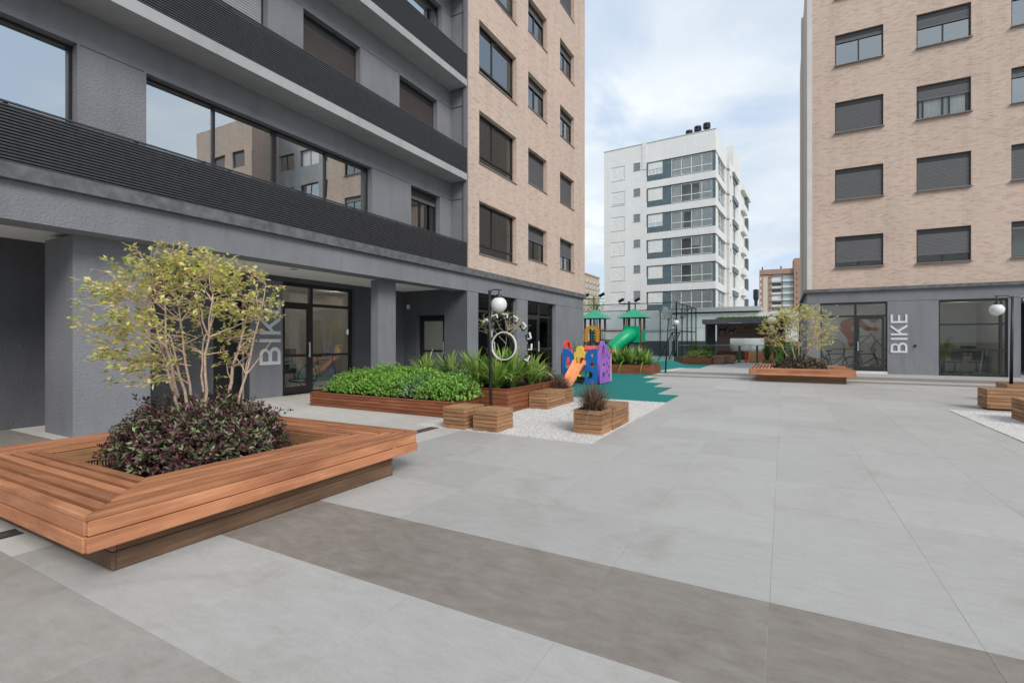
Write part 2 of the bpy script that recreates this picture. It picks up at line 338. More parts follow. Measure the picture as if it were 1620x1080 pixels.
# gravel beds
GRAV, t, b = mat('white_gravel', 0.9, 0.2); vo = nn(t, 'ShaderNodeTexVoronoi', i_Scale=70.0); lk(t, pos(t), vo.inputs['Vector'])
lk(t, ramp(t, vo.outputs['Color'], [(0.0, (0.42, 0.39, 0.36)), (0.5, (0.66, 0.63, 0.6)), (1.0, (0.8, 0.78, 0.76))]).outputs[0], b.inputs['Base Color']); bump(t, b, vo.outputs['Distance'], 0.8, 0.01)
PEB = leaf_mat('pebble', [(0.0, (0.36, 0.33, 0.29)), (0.25, (0.6, 0.57, 0.53)), (0.8, (0.78, 0.76, 0.74)), (1.0, (0.85, 0.84, 0.82))], 0.8, 0.0)
def gravel(polys, n, boxes):
    for poly in polys:
        tag(MB().prism(poly, -0.001, 0.011).obj('gravel_bed', GRAV), kind='structure')
    P = []
    for (x0, x1, y0, y1, k) in boxes:
        P.append(np.column_stack([rng.uniform(x0, x1, k), rng.uniform(y0, y1, k), rng.uniform(0.009, 0.02, k)]))
    P = np.vstack(P); k = len(P); base = np.array([(1, 0, 0), (0, 1, 0), (-1, 0, 0), (0, -1, 0), (0, 0, .8), (0, 0, -.8)], float)
    s = rng.uniform(0.005, 0.0115, (k, 1, 1)); jit = rng.uniform(0.6, 1.3, (k, 6, 3)); a = rng.uniform(0, 2*PI, k)
    V = base[None]*jit*s; ca, sa = np.cos(a)[:, None], np.sin(a)[:, None]
    V = np.stack([V[..., 0]*ca-V[..., 1]*sa, V[..., 0]*sa+V[..., 1]*ca, V[..., 2]], -1)+P[:, None]
    F = np.array([(0, 1, 4), (1, 2, 4), (2, 3, 4), (3, 0, 4)]); F = (F[None]+6*np.arange(k)[:, None, None]).reshape(-1, 3)
    o = link('gravel_stones', np_mesh('gravel_stones', V.reshape(-1, 3), F), PEB); tag(o, 'loose white gravel stones filling the beds around the wooden boxes', 'gravel', kind='stuff')
def np_mesh(name, V, F, smooth=False):
    me = bpy.data.meshes.new(name); V = np.ascontiguousarray(V, np.float32); F = np.ascontiguousarray(F, np.int32); k = F.shape[1]
    me.vertices.add(len(V)); me.vertices.foreach_set('co', V.ravel()); me.loops.add(F.size); me.loops.foreach_set('vertex_index', F.ravel())
    me.polygons.add(len(F)); me.polygons.foreach_set('loop_start', np.arange(0, F.size, k, dtype=np.int32)); me.polygons.foreach_set('loop_total', np.full(len(F), k, np.int32))
    me.update(calc_edges=True); return me
gravel([[(-2.30, 11.3), (-5.3, 11.3), (-5.3, 6.35), (-2.29, 6.35)], [(2.875, 12.85), (2.875, 3.5), (6.2, 3.5), (6.2, 12.85)]], 0,
       [(-5.1, -2.31, 6.36, 11.28, 24000), (2.89, 5.5, 7.5, 12.84, 13000), (-4.9, -2.25, 6.3, 6.4, 70), (-2.31, -2.2, 6.4, 11.3, 70), (2.8, 2.9, 8.5, 12.8, 40)])
# drain channel beside the walkway
dr = empty('drain_channel', kind='structure')
for y0, y1 in ((-1.5, 1.43), (3.92, 6.35)):
    MB().box(-4.985, -4.835, y0, y1, 0.0, 0.003).obj('channel_cover', simple('drain_metal', (0.09, 0.075, 0.065), 0.6, var=0.3, scale=20), dr)
    mb = MB()
    for x in (-4.988, -4.832): mb.box(x-.006, x+.006, y0, y1, 0, 0.005)
    mb.obj('edge_rail', FRAME, dr)

# ------------------------------------------------------------------ building helpers
def pb(mb, pl, u0, u1, d0, d1, z0, z1):
    """box on a wall plane; d = depth behind the face"""
    ax, c = pl
    return mb.box(c-d1, c-d0, u0, u1, z0, z1) if ax == 'X' else mb.box(u0, u1, c+d0, c+d1, z0, z1)
def wall(mb, pl, u0, u1, z0, z1, ops, t, back=False):
    ax, c = pl; us = sorted({u0, u1} | {min(max(v, u0), u1) for o in ops for v in o[:2]}); zs = sorted({z0, z1} | {min(max(v, z0), z1) for o in ops for v in o[2:]})
    P = (lambda u, d, z: (c-d, u, z)) if ax == 'X' else (lambda u, d, z: (u, c+d, z))
    inside = lambda u, z: any(o[0] < u < o[1] and o[2] < z < o[3] for o in ops)
    for a, b in zip(us, us[1:]):
        for p, q in zip(zs, zs[1:]):
            if not inside((a+b)/2, (p+q)/2):
                mb.add([P(a, 0, p), P(b, 0, p), P(b, 0, q), P(a, 0, q)], [(0, 1, 2, 3)])
                if back: mb.add([P(a, t, p), P(b, t, p), P(b, t, q), P(a, t, q)], [(3, 2, 1, 0)])
    for a, b, p, q in ops:
        a, b, p, q = max(a, u0), min(b, u1), max(p, z0), min(q, z1)
        mb.add([P(a, 0, p), P(b, 0, p), P(b, 0, q), P(a, 0, q), P(a, t, p), P(b, t, p), P(b, t, q), P(a, t, q)], [(0, 4, 5, 1), (1, 5, 6, 2), (2, 6, 7, 3), (3, 7, 4, 0)])
    return mb
_wc = {}
def window(parent, pl, u0, z0, w_, h_, kind='slide', mull=(0.5,), shut=0.0, rec=0.16, glass=None, shm=None, low=0, room=None, blind=None, fm=None, room_depth=1.2, sill=True, rails=()):
    """frame mesh is the window part; panes, shutter, sill are its sub-parts. local x along the wall, -y outwards"""
    glass = glass or GLASS_R; shm = shm or SHUT; fm = fm or FRAME
    key = (round(w_, 2), round(h_, 2), kind, tuple(mull), shut, glass.name, shm.name, low, room.name if room else 0, str(blind), fm.name, room_depth, sill, tuple(rails))
    if key not in _wc:
        f = 0.045; parts = []; mb = MB(); box_h = 0.17 if kind == 'shutter' else 0
        mb.box(0, f, 0, 0.09, 0, h_); mb.box(w_-f, w_, 0, 0.09, 0, h_); mb.box(f, w_-f, 0, 0.09, 0, f); mb.box(f, w_-f, -0.003, 0.093, h_-f-box_h, h_)
        top = h_-f-box_h; bot = f
        if low: mb.box(f, w_-f, 0.004, 0.086, low, low+0.055)
        xs = [f]+[w_*m for m in mull]+[w_-f]
        for m in mull: mb.box(w_*m-0.025, w_*m+0.025, 0.01, 0.08, (low+0.055) if low else bot, top)
        for r in rails: mb.box(f, w_-f, 0.002, 0.088, r-0.03, r+0.03)
        parts.append(('window', mb.mesh('window_frame'), fm))
        zz = [bot]+([low+0.0275] if low else [])+list(rails)+[top]
        first = True
        for p, q in zip(zz, zz[1:]):
            segs = [(f, w_-f)] if (low and p == bot) else list(zip(xs, xs[1:]))
            for a, b in segs: parts.append(('pane', MB().box(a, b, 0.04, 0.046, p, q).mesh('pane'), glass))
        if shut > 0:
            mb = MB(); H = (top-bot)*shut; n = max(1, int(H/0.052)); mb2 = MB()
            for i in range(n):
                z1 = top-i*H/n; z0_ = z1-H/n*0.94; y = -0.012
                mb.add([(f, y+.012, z1), (w_-f, y+.012, z1), (w_-f, y, (z1+z0_)/2), (f, y, (z1+z0_)/2), (w_-f, y+.004, z0_), (f, y+.004, z0_), (w_-f, y+.02, z0_-.002), (f, y+.02, z0_-.002)], [(0, 1, 2, 3), (3, 2, 4, 5), (5, 4, 6, 7)])
            mb.box(f, w_-f, -0.016, 0.012, top-H-0.02, top-H+0.015)
            parts.append(('shutter', mb.mesh('shutter'), shm))
        if room:
            D = room_depth; a, b, p, q = -0.25, w_+0.25, -0.35, h_+0.12; mb = MB()
            mb.add([(a, .1, p), (b, .1, p), (b, .1, q), (a, .1, q), (a, D, p), (b, D, p), (b, D, q), (a, D, q)], [(0, 4, 5, 1), (1, 5, 6, 2), (2, 6, 7, 3), (3, 7, 4, 0), (4, 7, 6, 5)])
            parts.append(('room_lining', mb.mesh('room_lining'), room))
        if blind:
            for a, b, z_ in blind:
                n = max(2, int((b-a)*w_/0.07)); mb = MB(); x0 = f+a*(w_-2*f); x1 = f+b*(w_-2*f)
                for i in range(n):
                    xa, xb = x0+(x1-x0)*i/n, x0+(x1-x0)*(i+1)/n; ya, yb = 0.14+0.02*(i % 2), 0.14+0.02*((i+1) % 2)
                    zb = bot+(top-bot)*(1-z_); mb.add([(xa, ya, zb), (xb, yb, zb), (xb, yb, top), (xa, ya, top)], [(0, 1, 2, 3)])
                parts.append(('curtain', mb.mesh('curtain'), BLIND))
        if sill: parts.append(('sill', MB().box(-0.03, w_+0.03, -rec_default-0.03, -0.001, -0.035, -0.002).mesh('sill'), SILL))
        for n_, me, m_ in parts: me.materials.append(m_)
        _wc[key] = parts
    ax, c = pl; rz = PI/2 if ax == 'X' else 0
    loc = (c-rec, u0, z0) if ax == 'X' else (u0, c+rec, z0)
    root = None
    for n_, me, m_ in _wc[key]:
        if root is None: root = link('window', me, None, parent, loc, (0, 0, rz), world=True)
        else: link(n_, me, None, root)
    return root
rec_default = 0.16

# ------------------------------------------------------------------ left apartment building
XB, XR, XC, XW = -8.44, -9.08, -8.925, -11.0
LB = empty('apartment_building', (-8.44, 12.5, 0), label='tall charcoal and pale brick apartment block on the left with black slatted balcony bands', cat='building')
FP = 2.87
# brick wing
ops = []; wl = []
for k in range(0, 5):
    dz = FP*k
    ops.append((13.18, 15.66, 4.15+dz, 5.81+dz)); wl.append(('a', k, ops[-1]))
    ops.append((16.60, 18.26, 4.48+dz, 5.80+dz)); wl.append(('b', k, ops[-1]))
    ops.append((19.62, 21.25, 4.49+dz, 5.82+dz)); wl.append(('c', k, ops[-1]))
mb = MB(); wall(mb, ('X', XB), 12.56, 22.63, 3.605, 20, ops, 0.16)
mb.add([(XB, 22.63, 3.6), (-20, 22.63, 3.6), (-20, 22.63, 20), (XB, 22.63, 20)], [(0, 1, 2, 3)])
mb.add([(XB, 12.56, 3.6), (XB, 12.56, 20), (XB-.14, 12.56, 20), (XB-.14, 12.56, 3.6)], [(0, 1, 2, 3)])
mb.obj('brick_wall', BRICK, LB)
for ty, k, (a, b, p, q) in wl:
    pl = ('X', XB)
    if ty == 'a': window(LB, pl, a, p, b-a, q-p, mull=(0.43,), low=0.30, room=ROOM, glass=GLASS_M, blind=[(0.0, 1.0, 0.85)] if k == 1 else ([(0.62, 0.8, 1.0)] if k != 1 else None), room_depth=.75)
    else:
        sh = {('b', 0): 0.3, ('b', 1): 1.0, ('b', 2): 0.12, ('b', 3): 0.12, ('c', 0): 0.45, ('c', 1): 1.0, ('c', 2): 0.12, ('c', 3): 0.12}.get((ty, k), 1.0)
        window(LB, pl, a, p, b-a, q-p, 'shutter', mull=(0.5,), shut=sh, room=ROOM, glass=GLASS_M, shm=SHUT, room_depth=.7)
# recessed charcoal wall
ro = [(-2.5, 3.268, 4.0, 5.02*1.145), (4.164, 9.194, 4.0, 5.74), (10.674, 11.99, 4.45, 5.72),
      (-3.0, 1.2, 6.9, 8.56), (3.0, 6.326, 6.9, 8.56), (7.16, 8.794, 7.0, 8.56), (10.2, 11.861, 7.0, 8.56),
      (2.0, 5.2, 9.8, 11.45), (6.9, 8.6, 9.8, 11.45), (9.6, 12.08, 9.8, 11.5), (4.2, 9.2, 12.7, 14.3), (10.6, 12.0, 12.7, 14.3)]
mb = MB(); wall(mb, ('X', XR), -8, 12.56, 3.2, 20, ro, 0.17)
mb.add([(XR-.01, 12.56, 3.4), (XB-.141, 12.56, 3.4), (XB-.141, 12.56, 20), (XR-.01, 12.56, 20)], [(0, 1, 2, 3)])
mb.add([(XB-.02, -8, 0), (-20, -8, 0), (-20, -8, 20), (XB-.02, -8, 20)], [(0, 1, 2, 3)])
mb.obj('stucco_wall', CH, LB)
# return wall, end of the balconies (butts the brick)
MB().box(XB-.14, XB-.004, 12.50, 12.556, 3.62, 20).obj('end_pier', CH, LB)
JD = simple('joint_dark', (0.03, 0.03, 0.034), 0.9)        # joint lines at each window-head level, recessed strip shown as thin dark reveal
for k in range(4):
    z = 5.735+FP*k-(.02 if k else 0)
    for a, b in ((3.30, 4.13), (9.22, 10.64), (12.02, 12.54)) if k == 0 else (((6.36, 7.13), (8.82, 10.17), (11.89, 12.54)) if k == 1 else ((5.2, 6.9), (8.6, 9.57), (12.1, 12.54))):
        MB().box(XR-.02, XR+.002, a, b, z, z+.012).obj('joint_line', JD, LB)
    MB().box(XR, XB-.15, 12.548, 12.562, z, z+.012).obj('joint_line', JD, LB)
R0 = dict(room=ROOM)
window(LB, ('X', XR), -2.5, 4.0, 5.768, 1.748, mull=(0.42,), glass=GLASS_R, **R0, sill=False, room_depth=1.0)
window(LB, ('X', XR), 4.164, 4.0, 5.03, 1.74, mull=(0.235, 0.475, 0.487, 0.74), glass=GLASS_R, **R0, sill=False, room_depth=1.01)
window(LB, ('X', XR), 10.674, 4.45, 1.316, 1.27, 'shutter', mull=(0.45,), shut=0.08, glass=GLASS_M, room_depth=.7, **R0)
window(LB, ('X', XR), -3.0, 6.9, 4.2, 1.66, 'shutter', shut=1.0, shm=SHUT_L, sill=False)
window(LB, ('X', XR), 3.0, 6.9, 3.326, 1.66, 'shutter', shut=1.0, shm=SHUT_L, sill=False)
window(LB, ('X', XR), 7.16, 7.0, 1.634, 1.56, 'shutter', shut=1.0, shm=SHUT_D, sill=False)
window(LB, ('X', XR), 10.2, 7.0, 1.661, 1.56, 'shutter', shut=1.0, shm=SHUT_D, sill=False)
window(LB, ('X', XR), 2.0, 9.8, 3.2, 1.65, mull=(0.5,), **R0, sill=False)
window(LB, ('X', XR), 6.9, 9.8, 1.7, 1.65, 'shutter', shut=1.0, shm=SHUT_D, sill=False)
window(LB, ('X', XR), 9.6, 9.8, 2.48, 1.7, mull=(0.42,), **R0, sill=False)
window(LB, ('X', XR), 4.2, 12.7, 5.0, 1.6, mull=(0.25, 0.5, 0.75), sill=False, **R0)
window(LB, ('X', XR), 10.6, 12.7, 1.4, 1.6, 'shutter', shut=1.0, shm=SHUT_D, sill=False)
# slabs, fascias, slatted bands
for k in range(0, 5):
    s0 = 3.605 if k == 0 else 6.46+2.86*(k-1); s1 = s0+0.775
    if k: MB().box(XR+.001, XB-.001, -8, 12.497, s0-.20, s0-.004).obj('balcony_slab', CH_L, LB)
    ys = np.arange(-7.6, 12.5, 1.42)
    mb = MB()
    for y in ys: MB().box(XB-.075, XB-.03, y-.02, y+.02, s0, s1-.01).obj('slat_post', BLACK, LB)
    MB().box(XB-.08, XB-.002, 12.46, 12.495, s0, s1).obj('slat_post', BLACK, LB)
    MB().box(XB-.16, XB-.12, -8, 12.495, s0-.002, s1-.03).obj('parapet', BLACK, LB)
    n = 19; pitch = (s1-s0)/n; me = bevel_mesh(MB().box(-.011, .011, -8, 12.455, -.0135, .0135, Matrix.Rotation(math.radians(-14), 4, 'Y')).mesh('slat'), .002); me.materials.append(SLAT)
    if k < 4:
        for i in range(n): link('slat', me, None, LB, (XB-.014, 0, s0+pitch*(i+.5)), world=True)
# ground storey
MB().box(XB-.55, XB-.05, -8, 22.60, 2.915, 3.405).obj('beam', CH, LB)
MB().box(XB-.06, XB+.05, -8, 22.71, 3.41, 3.60).obj('cornice', CORN, LB)
MB().box(XB-9, XB-.051, 22.63, 22.71, 3.412, 3.598).obj('cornice', CORN, LB)
bevel = MB().box(-9.87, XC, 3.16, 4.151, 0, 2.914).obj('column', CH, LB)
MB().box(-9.165, XC, 9.235, 9.882, 0, 2.914).obj('column', CH, LB)
MB().box(-9.9, XC, -3.2, -2.2, 0, 2.914).obj('column', CH, LB)
MB().box(-15, XB-.551, -8, 12.56, 3.0, 3.2).obj('ceiling', WHITE_CEIL, LB)
for x, y in ((-9.7, 5.2), (-9.7, 7.4), (-9.9, 10.7)): MB().lathe([(0, -.004), (.07, -.004), (.085, 0)], (x, y, 2.999), 16).obj('downlight', DMET, LB)
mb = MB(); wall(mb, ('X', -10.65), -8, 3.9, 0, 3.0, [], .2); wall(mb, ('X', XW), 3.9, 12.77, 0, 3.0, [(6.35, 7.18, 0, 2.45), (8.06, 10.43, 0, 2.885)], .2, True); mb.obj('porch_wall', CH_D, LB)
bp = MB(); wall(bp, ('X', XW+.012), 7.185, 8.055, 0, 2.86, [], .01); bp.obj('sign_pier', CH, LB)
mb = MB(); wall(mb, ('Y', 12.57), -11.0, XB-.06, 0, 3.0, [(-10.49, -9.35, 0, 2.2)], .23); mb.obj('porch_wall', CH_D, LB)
mb = MB(); wall(mb, ('X', XB-.05), 12.57, 22.6, 0, 2.915, [(13.2, 15.805, 0, 2.914), (16.65, 19.28, 0, 2.914)], .2, True)
mb.add([(XB-.05, 22.6, 0), (-20, 22.6, 0), (-20, 22.6, 3.41), (XB-.05, 22.6, 3.41)], [(0, 1, 2, 3)]); mb.obj('ground_wall', CH, LB)
for a, b in ((12.6, 13.18), (15.83, 16.63), (19.3, 22.58)): MB().box(XB-.06, XB-.047, a, b, 2.90, 2.912).obj('joint_line', bpy.data.materials['joint_dark'], LB)
# dark louvred door behind the tree
d = MB().box(XW-.33, XW-.28, 6.35, 7.18, 0, 2.45).obj('door', BLACK, LB)
mb = MB()
for i in range(34): mb.box(XW-.28, XW-.265, 6.42, 7.11, .1+i*.067, .1+i*.067+.03)
mb.obj('louvre', DMET, d, world=True)
def glazed(parent, pl, u0, u1, z1, tr, cols, rec, doors=(), midrail=None, z0=0.0, fw=0.06, glass=None):
    """shopfront: frame with transom, posts at cols, door leaves with thicker stiles"""
    ax, c = pl; mb = MB(); D0, D1 = rec, rec+.09
    pb(mb, pl, u0, u0+fw, D0, D1, z0, z1); pb(mb, pl, u1-fw, u1, D0, D1, z0, z1); pb(mb, pl, u0+fw, u1-fw, D0, D1, z1-.09, z1); pb(mb, pl, u0+fw, u1-fw, D0, D1, z0, z0+.06)
    if tr: pb(mb, pl, u0+fw, u1-fw, D0+.001, D1-.001, tr-.04, tr+.04)
    for x in cols: pb(mb, pl, x-.045, x+.045, D0-.003, D1+.003, z0+.06, z1-.09)
    if midrail: pb(mb, pl, u0+fw, u1-fw, D0+.002, D1-.002, midrail-.03, midrail+.03)
    fr = mb.obj('shopfront', FRAME, parent)
    xs = [u0+fw]+list(cols)+[u1-fw]
    for i, (a, b) in enumerate(zip(xs, xs[1:])):
        for p, q in ([(z0+.06, tr), (tr, z1-.09)] if tr else [(z0+.06, z1-.09)]):
            pb(MB(), pl, a, b, rec+.04, rec+.048, p, q); m2 = pb(MB(), pl, a, b, rec+.04, rec+.048, p, q); m2.obj('pane', glass or GLASS, fr)
        if i in doors:
            a2, b2 = a+.045*(i > 0), b-.045; m2 = MB(); top = tr-.04 if tr else z1-.09
            for uu in (a2, b2-.09): pb(m2, pl, uu, uu+.09, rec-.01, rec+.04, z0+.062, top)
            pb(m2, pl, a2+.09, b2-.09, rec-.01, rec+.04, top-.09, top); pb(m2, pl, a2+.09, b2-.09, rec-.01, rec+.04, z0+.062, z0+.2)
            m2.obj('door_leaf', FRAME, fr)
            hx = b2-.045 if i % 2 == 0 else a2+.045; m3 = MB(); pb(m3, pl, hx-.012, hx+.012, rec-.06, rec-.035, .95, 1.35); pb(m3, pl, hx-.01, hx+.01, rec-.036, rec-.01, .98, 1.0); pb(m3, pl, hx-.01, hx+.01, rec-.036, rec-.01, 1.3, 1.32); m3.obj('handle', LETTER, fr)
    return fr
glazed(LB, ('X', XW), 8.06, 10.43, 2.885, 2.34, (9.02,), .12, doors=(0,), midrail=1.0)
glazed(LB, ('Y', 12.57), -10.49, -9.35, 2.2, None, (), .2, doors=(0,), midrail=1.05)
glazed(LB, ('X', XB-.05), 13.2, 15.805, 2.91, 2.35, (14.3,), .16, doors=(1,), midrail=None)
glazed(LB, ('X', XB-.05), 16.65, 19.28, 2.91, 2.35, (17.95,), .16, doors=(0,), midrail=1.05)
def room(parent, x0, x1, y0, y1, z1, m_wall, m_floor=None, open_side='+X', name='room_walls'):
    mb = MB(); V = [(x0, y0), (x1, y0), (x1, y1), (x0, y1)]; sides = {'-Y': (0, 1), '+X': (1, 2), '+Y': (2, 3), '-X': (3, 0)}
    for s_, (i, j) in sides.items():
        if s_ == open_side: continue
        a, b = V[i], V[j]; mb.add([(a[0], a[1], .002), (b[0], b[1], .002), (b[0], b[1], z1), (a[0], a[1], z1)], [(0, 1, 2, 3)])
    mb.obj(name, m_wall, parent)
    MB().add([(x0, y0, .006), (x1, y0, .006), (x1, y1, .006), (x0, y1, .006)], [(0, 1, 2, 3)]).obj('room_floor', m_floor or T_WALK, parent)
    MB().add([(x0, y0, z1-.002), (x1, y0, z1-.002), (x1, y1, z1-.002), (x0, y1, z1-.002)], [(0, 1, 2, 3)]).obj('room_ceiling', WHITE_CEIL, parent)
room(LB, -14.2, -11.2, 7.25, 12.3, 2.98, ROOM, name='bike_room_walls')
room(LB, -12.5, -8.75, 12.82, 22.3, 2.98, ROOM, name='playroom_walls')
# mural bands on the bike room back wall (teal and cream painted stripes)
for z0, z1, c in ((.32, .62, (0.03, 0.12, 0.13)), (.62, .86, (0.55, 0.56, 0.52)), (.86, 1.12, (0.36, 0.2, 0.16))):
    MB().box(-14.19, -14.18, 8.2, 10.9, z0, z1).obj('painted_stripe', simple('stripe_paint', c, 0.7, var=0.1), LB)
mb = MB().box(-8.52, -8.485, 0, 1, 0, 1)
# small fittings on the porch walls
o = MB().box(-10.85, -10.74, 12.535, 12.568, 2.42, 2.56).obj('wall_socket_box', WHITE, LB)
o = MB().box(-10.0, -9.96, 9.20, 9.234, 1.55, 1.68).obj('wall_switch', WHITE, LB)

# ------------------------------------------------------------------ right apartment building
YR = 25.4
RB = empty('apartment_building', (6, 25.4, 0), label='tall pale brick apartment block on the right over a charcoal ground floor', cat='building')
ops = []; wl = []
for k in range(5):
    dz = 2.893*k
    for ty, a, b, p, q in (('d', 1.937, 3.622, 4.52, 5.85), ('e', 4.706, 6.377, 4.505, 5.865), ('f', 7.52, 9.2, 4.52, 5.867)):
        ops.append((a, b, p+dz, q+dz)); wl.append((ty, k, ops[-1]))
mb = MB(); wall(mb, ('Y', YR), 1.09, 11.0, 3.615, 20, ops, .16)
mb.add([(.985, YR+.5, 3.6), (.985, 40, 3.6), (.985, 40, 20), (.985, YR+.5, 20)], [(0, 1, 2, 3)])
mb.add([(11, YR, 3.6), (11, YR+2.5, 3.6), (11, YR+2.5, 20), (11, YR, 20)], [(0, 1, 2, 3)])
mb.obj('brick_wall', BRICK, RB)
MB().box(.905, 1.088, YR-.004, YR+.5, 3.615, 20).obj('corner_pilaster', PILA, RB)
MB().box(.88, 1.0, 33.0, 33.6, 3.615, 20).obj('corner_pilaster', PILA, RB)
SH = {('d', 0): .82, ('d', 1): 1, ('d', 2): 1, ('d', 3): .10, ('d', 4): 1, ('e', 0): .74, ('e', 1): 1, ('e', 2): .32, ('e', 3): .30, ('e', 4): .3, ('f', 0): 0.06, ('f', 1): 1, ('f', 2): .12, ('f', 3): .08}
for ty, k, (a, b, p, q) in wl:
    gl = GLASS_S if (ty, k) in (('d', 3), ('e', 3), ('f', 3), ('f', 2)) else GLASS
    bl = [(0.05, 0.95, 1.0)] if (ty, k) == ('e', 2) else None
    window(RB, ('Y', YR), a, p, b-a, q-p, 'shutter', mull=(0.5,) if ty != 'e' or k != 2 else (.13, .5, .62), shut=SH.get((ty, k), 1.0), room=ROOM if SH.get((ty, k), 1.0) < 1 else None, glass=gl, shm=SHUT, rec=.08, blind=bl, room_depth=1.4)
mb = MB().box(.78, 12, YR-.12, YR+.06, 3.48, 3.612); mb.obj('cornice', CORN, RB); MB().box(.78, .98, YR+.061, 40, 3.482, 3.61).obj('cornice', CORN, RB)
mb = MB(); wall(mb, ('Y', YR), .905, 12, 0, 3.479, [(1.403, 3.759, 0, 3.01), (5.399, 7.432, 0, 3.005), (7.78, 10.4, 0, 3.06)], .2, True)
mb.add([(.905, YR, 0), (.905, 40, 0), (.905, 40, 3.48), (.905, YR, 3.48)], [(0, 1, 2, 3)]); mb.obj('ground_wall', CH, RB)
mb = MB()
for a, b in ((.91, 1.38), (3.78, 5.38), (7.45, 7.77)): MB().box(a, b, YR-.003, YR+.01, 3.005, 3.018).obj('joint_line', bpy.data.materials['joint_dark'], RB)
glazed(RB, ('Y', YR), 1.403, 3.759, 3.005, 2.42, (2.665,), .04, doors=(1,), z0=.1, fw=.05)
MB().box(1.403, 3.759, YR-.02, YR+.2, 0, .1).obj('door_step', T_WALK, RB)
glazed(RB, ('Y', YR), 5.399, 7.432, 3.0, None, (), .05, midrail=None, z0=.06, fw=.05)
mb = MB()
for z in (1.02, 2.02): mb.box(5.45, 7.38, YR+.045, YR+.12, z-.035, z+.035)
mb.box(7.2, 7.28, YR+.04, YR+.13, .1, 2.9); mb.obj('window_rail', FRAME, RB)
room(RB, 1.1, 5.3, YR+.2, YR+3.6, 3.04, ROOM_W, open_side='-Y', name='bike_room_walls')
room(RB, 5.35, 7.7, YR+.2, YR+4.5, 3.04, ROOM, open_side='-Y', name='coworking_walls')
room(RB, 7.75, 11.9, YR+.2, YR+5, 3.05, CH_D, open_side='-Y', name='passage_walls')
# far side of the same block (grey middle, second brick wing)
mb = MB(); wall(mb, ('Y', YR+2.5), 11.0, 20, 0, 20, [(12+3*i, 14.2+3*i, 4.4+2.89*k, 5.8+2.89*k) for i in range(3) for k in range(5)], .16); mb.obj('stucco_wall', CH_L, RB)
mb = MB(); wall(mb, ('Y', YR), 20, 28, 3.6, 20, [(21+2.8*i, 22.7+2.8*i, 4.5+2.89*k, 5.85+2.89*k) for i in range(3) for k in range(5)], .16)
mb.add([(20, YR, 3.6), (20, YR+2.5, 3.6), (20, YR+2.5, 20), (20, YR, 20)], [(0, 1, 2, 3)]); mb.add([(28, YR, 3.6), (28, 40, 3.6), (28, 40, 20), (28, YR, 20)], [(0, 1, 2, 3)]); mb.obj('brick_wall', BRICK, RB)
mb = MB(); wall(mb, ('Y', YR), 12, 28, 0, 3.6, [], .2); mb.obj('ground_wall', CH, RB)
for i in range(3):
    for k in range(5):
        window(RB, ('Y', YR+2.5), 12+3*i, 4.4+2.89*k, 2.2, 1.4, room=None, sill=False, glass=WHITE if (i+k) % 2 else GLASS_R)
        window(RB, ('Y', YR), 21+2.8*i, 4.5+2.89*k, 1.7, 1.35, 'shutter', shut=1.0)
for bx in ((7.85, 7.95, 2.86), (7.92, 8.1, 2.45)): MB().box(bx[0], bx[1], YR-.03, YR-.001, bx[2], bx[2]+.1).obj('wall_box', WHITE, RB)
MB().box(4.62, 4.70, YR-.025, YR-.001, 1.12, 1.22).obj('access_reader', BLACK, RB)

# ------------------------------------------------------------------ BIKE lettering on both buildings
def letter(ch):
    """0.55 high capitals, stroke .09, drawn as outline with holes (x right, z up)"""
    s = .075; H = .55
    if ch == 'I': return [(0, 0), (s, 0), (s, H), (0, H)], []
    if ch == 'E': return [(0, 0), (.33, 0), (.33, s), (s, s), (s, .237), (.30, .237), (.30, .237+s), (s, .237+s), (s, H-s), (.33, H-s), (.33, H), (0, H)], []
    if ch == 'K': return [(0, 0), (s, 0), (s, .17), (.155, .255), (.32, 0), (.415, 0), (.208, .312), (.405, H), (.31, H), (s, .265), (s, H), (0, H)], []
    o = [(0, 0), (.235, 0)]+circ(.24, .153, .153, 12, -PI/2, PI/2*.82)+circ(.225, .4145, .1355, 12, -PI/2*.72, PI/2)+[(0, H)]
    h1 = [(s, s), (.235, s)]+circ(.237, .153, .153-s, 9, -PI/2, PI/2)+[(s, .153*2-s)]
    h2 = [(s, .29+s*.35), (.21, .29+s*.35)]+circ(.222, .397, .397-.29-s*.35, 9, -PI/2, PI/2)+[(s, .504-s*.35+.003)]
    h2 = [(s, .318), (.215, .318)]+circ(.218, .3965, .0785, 9, -PI/2, PI/2)+[(s, .475)]
    return o, [h1, h2]
def bike_sign(pl, u0, z0, total, height, label):
    ax, c = pl; loc = (c, u0+height/2, z0) if ax == 'X' else (u0+height/2, c, z0)
    root = empty('bike_sign', loc, PI/2 if ax == 'X' else 0, label, 'sign', 'BIKE lettering on the building walls')
    adv = [('B', .50), ('I', .175), ('K', .475), ('E', .33)]; x = 0; sc = total/sum(a for _, a in adv); sy = height/.55
    for ch, a in adv:
        o_, h_ = letter(ch); me = shape2d(o_, h_, .02, 'letter'); me.transform(Matrix.Diagonal((sc, 1, sy, 1)).to_4x4())
        me.transform(Matrix.Translation((x*sc, 0, 0))); me.transform(Matrix.Rotation(-PI/2, 4, 'Y'))     # x -> up, z -> left
        me.transform(Matrix.Translation((height/2, -.016, 0)))
        link('letter', me, LETTER, root); x += a
    return root
bike_sign(('X', XW+.013), 7.42, .80, 1.62, .56, 'white upright BIKE lettering on the charcoal pier behind the yellow-green tree')
bike_sign(('Y', YR), 3.86, .885, 1.57, .55, 'white upright BIKE lettering on the wall between glass door and shop window at right')

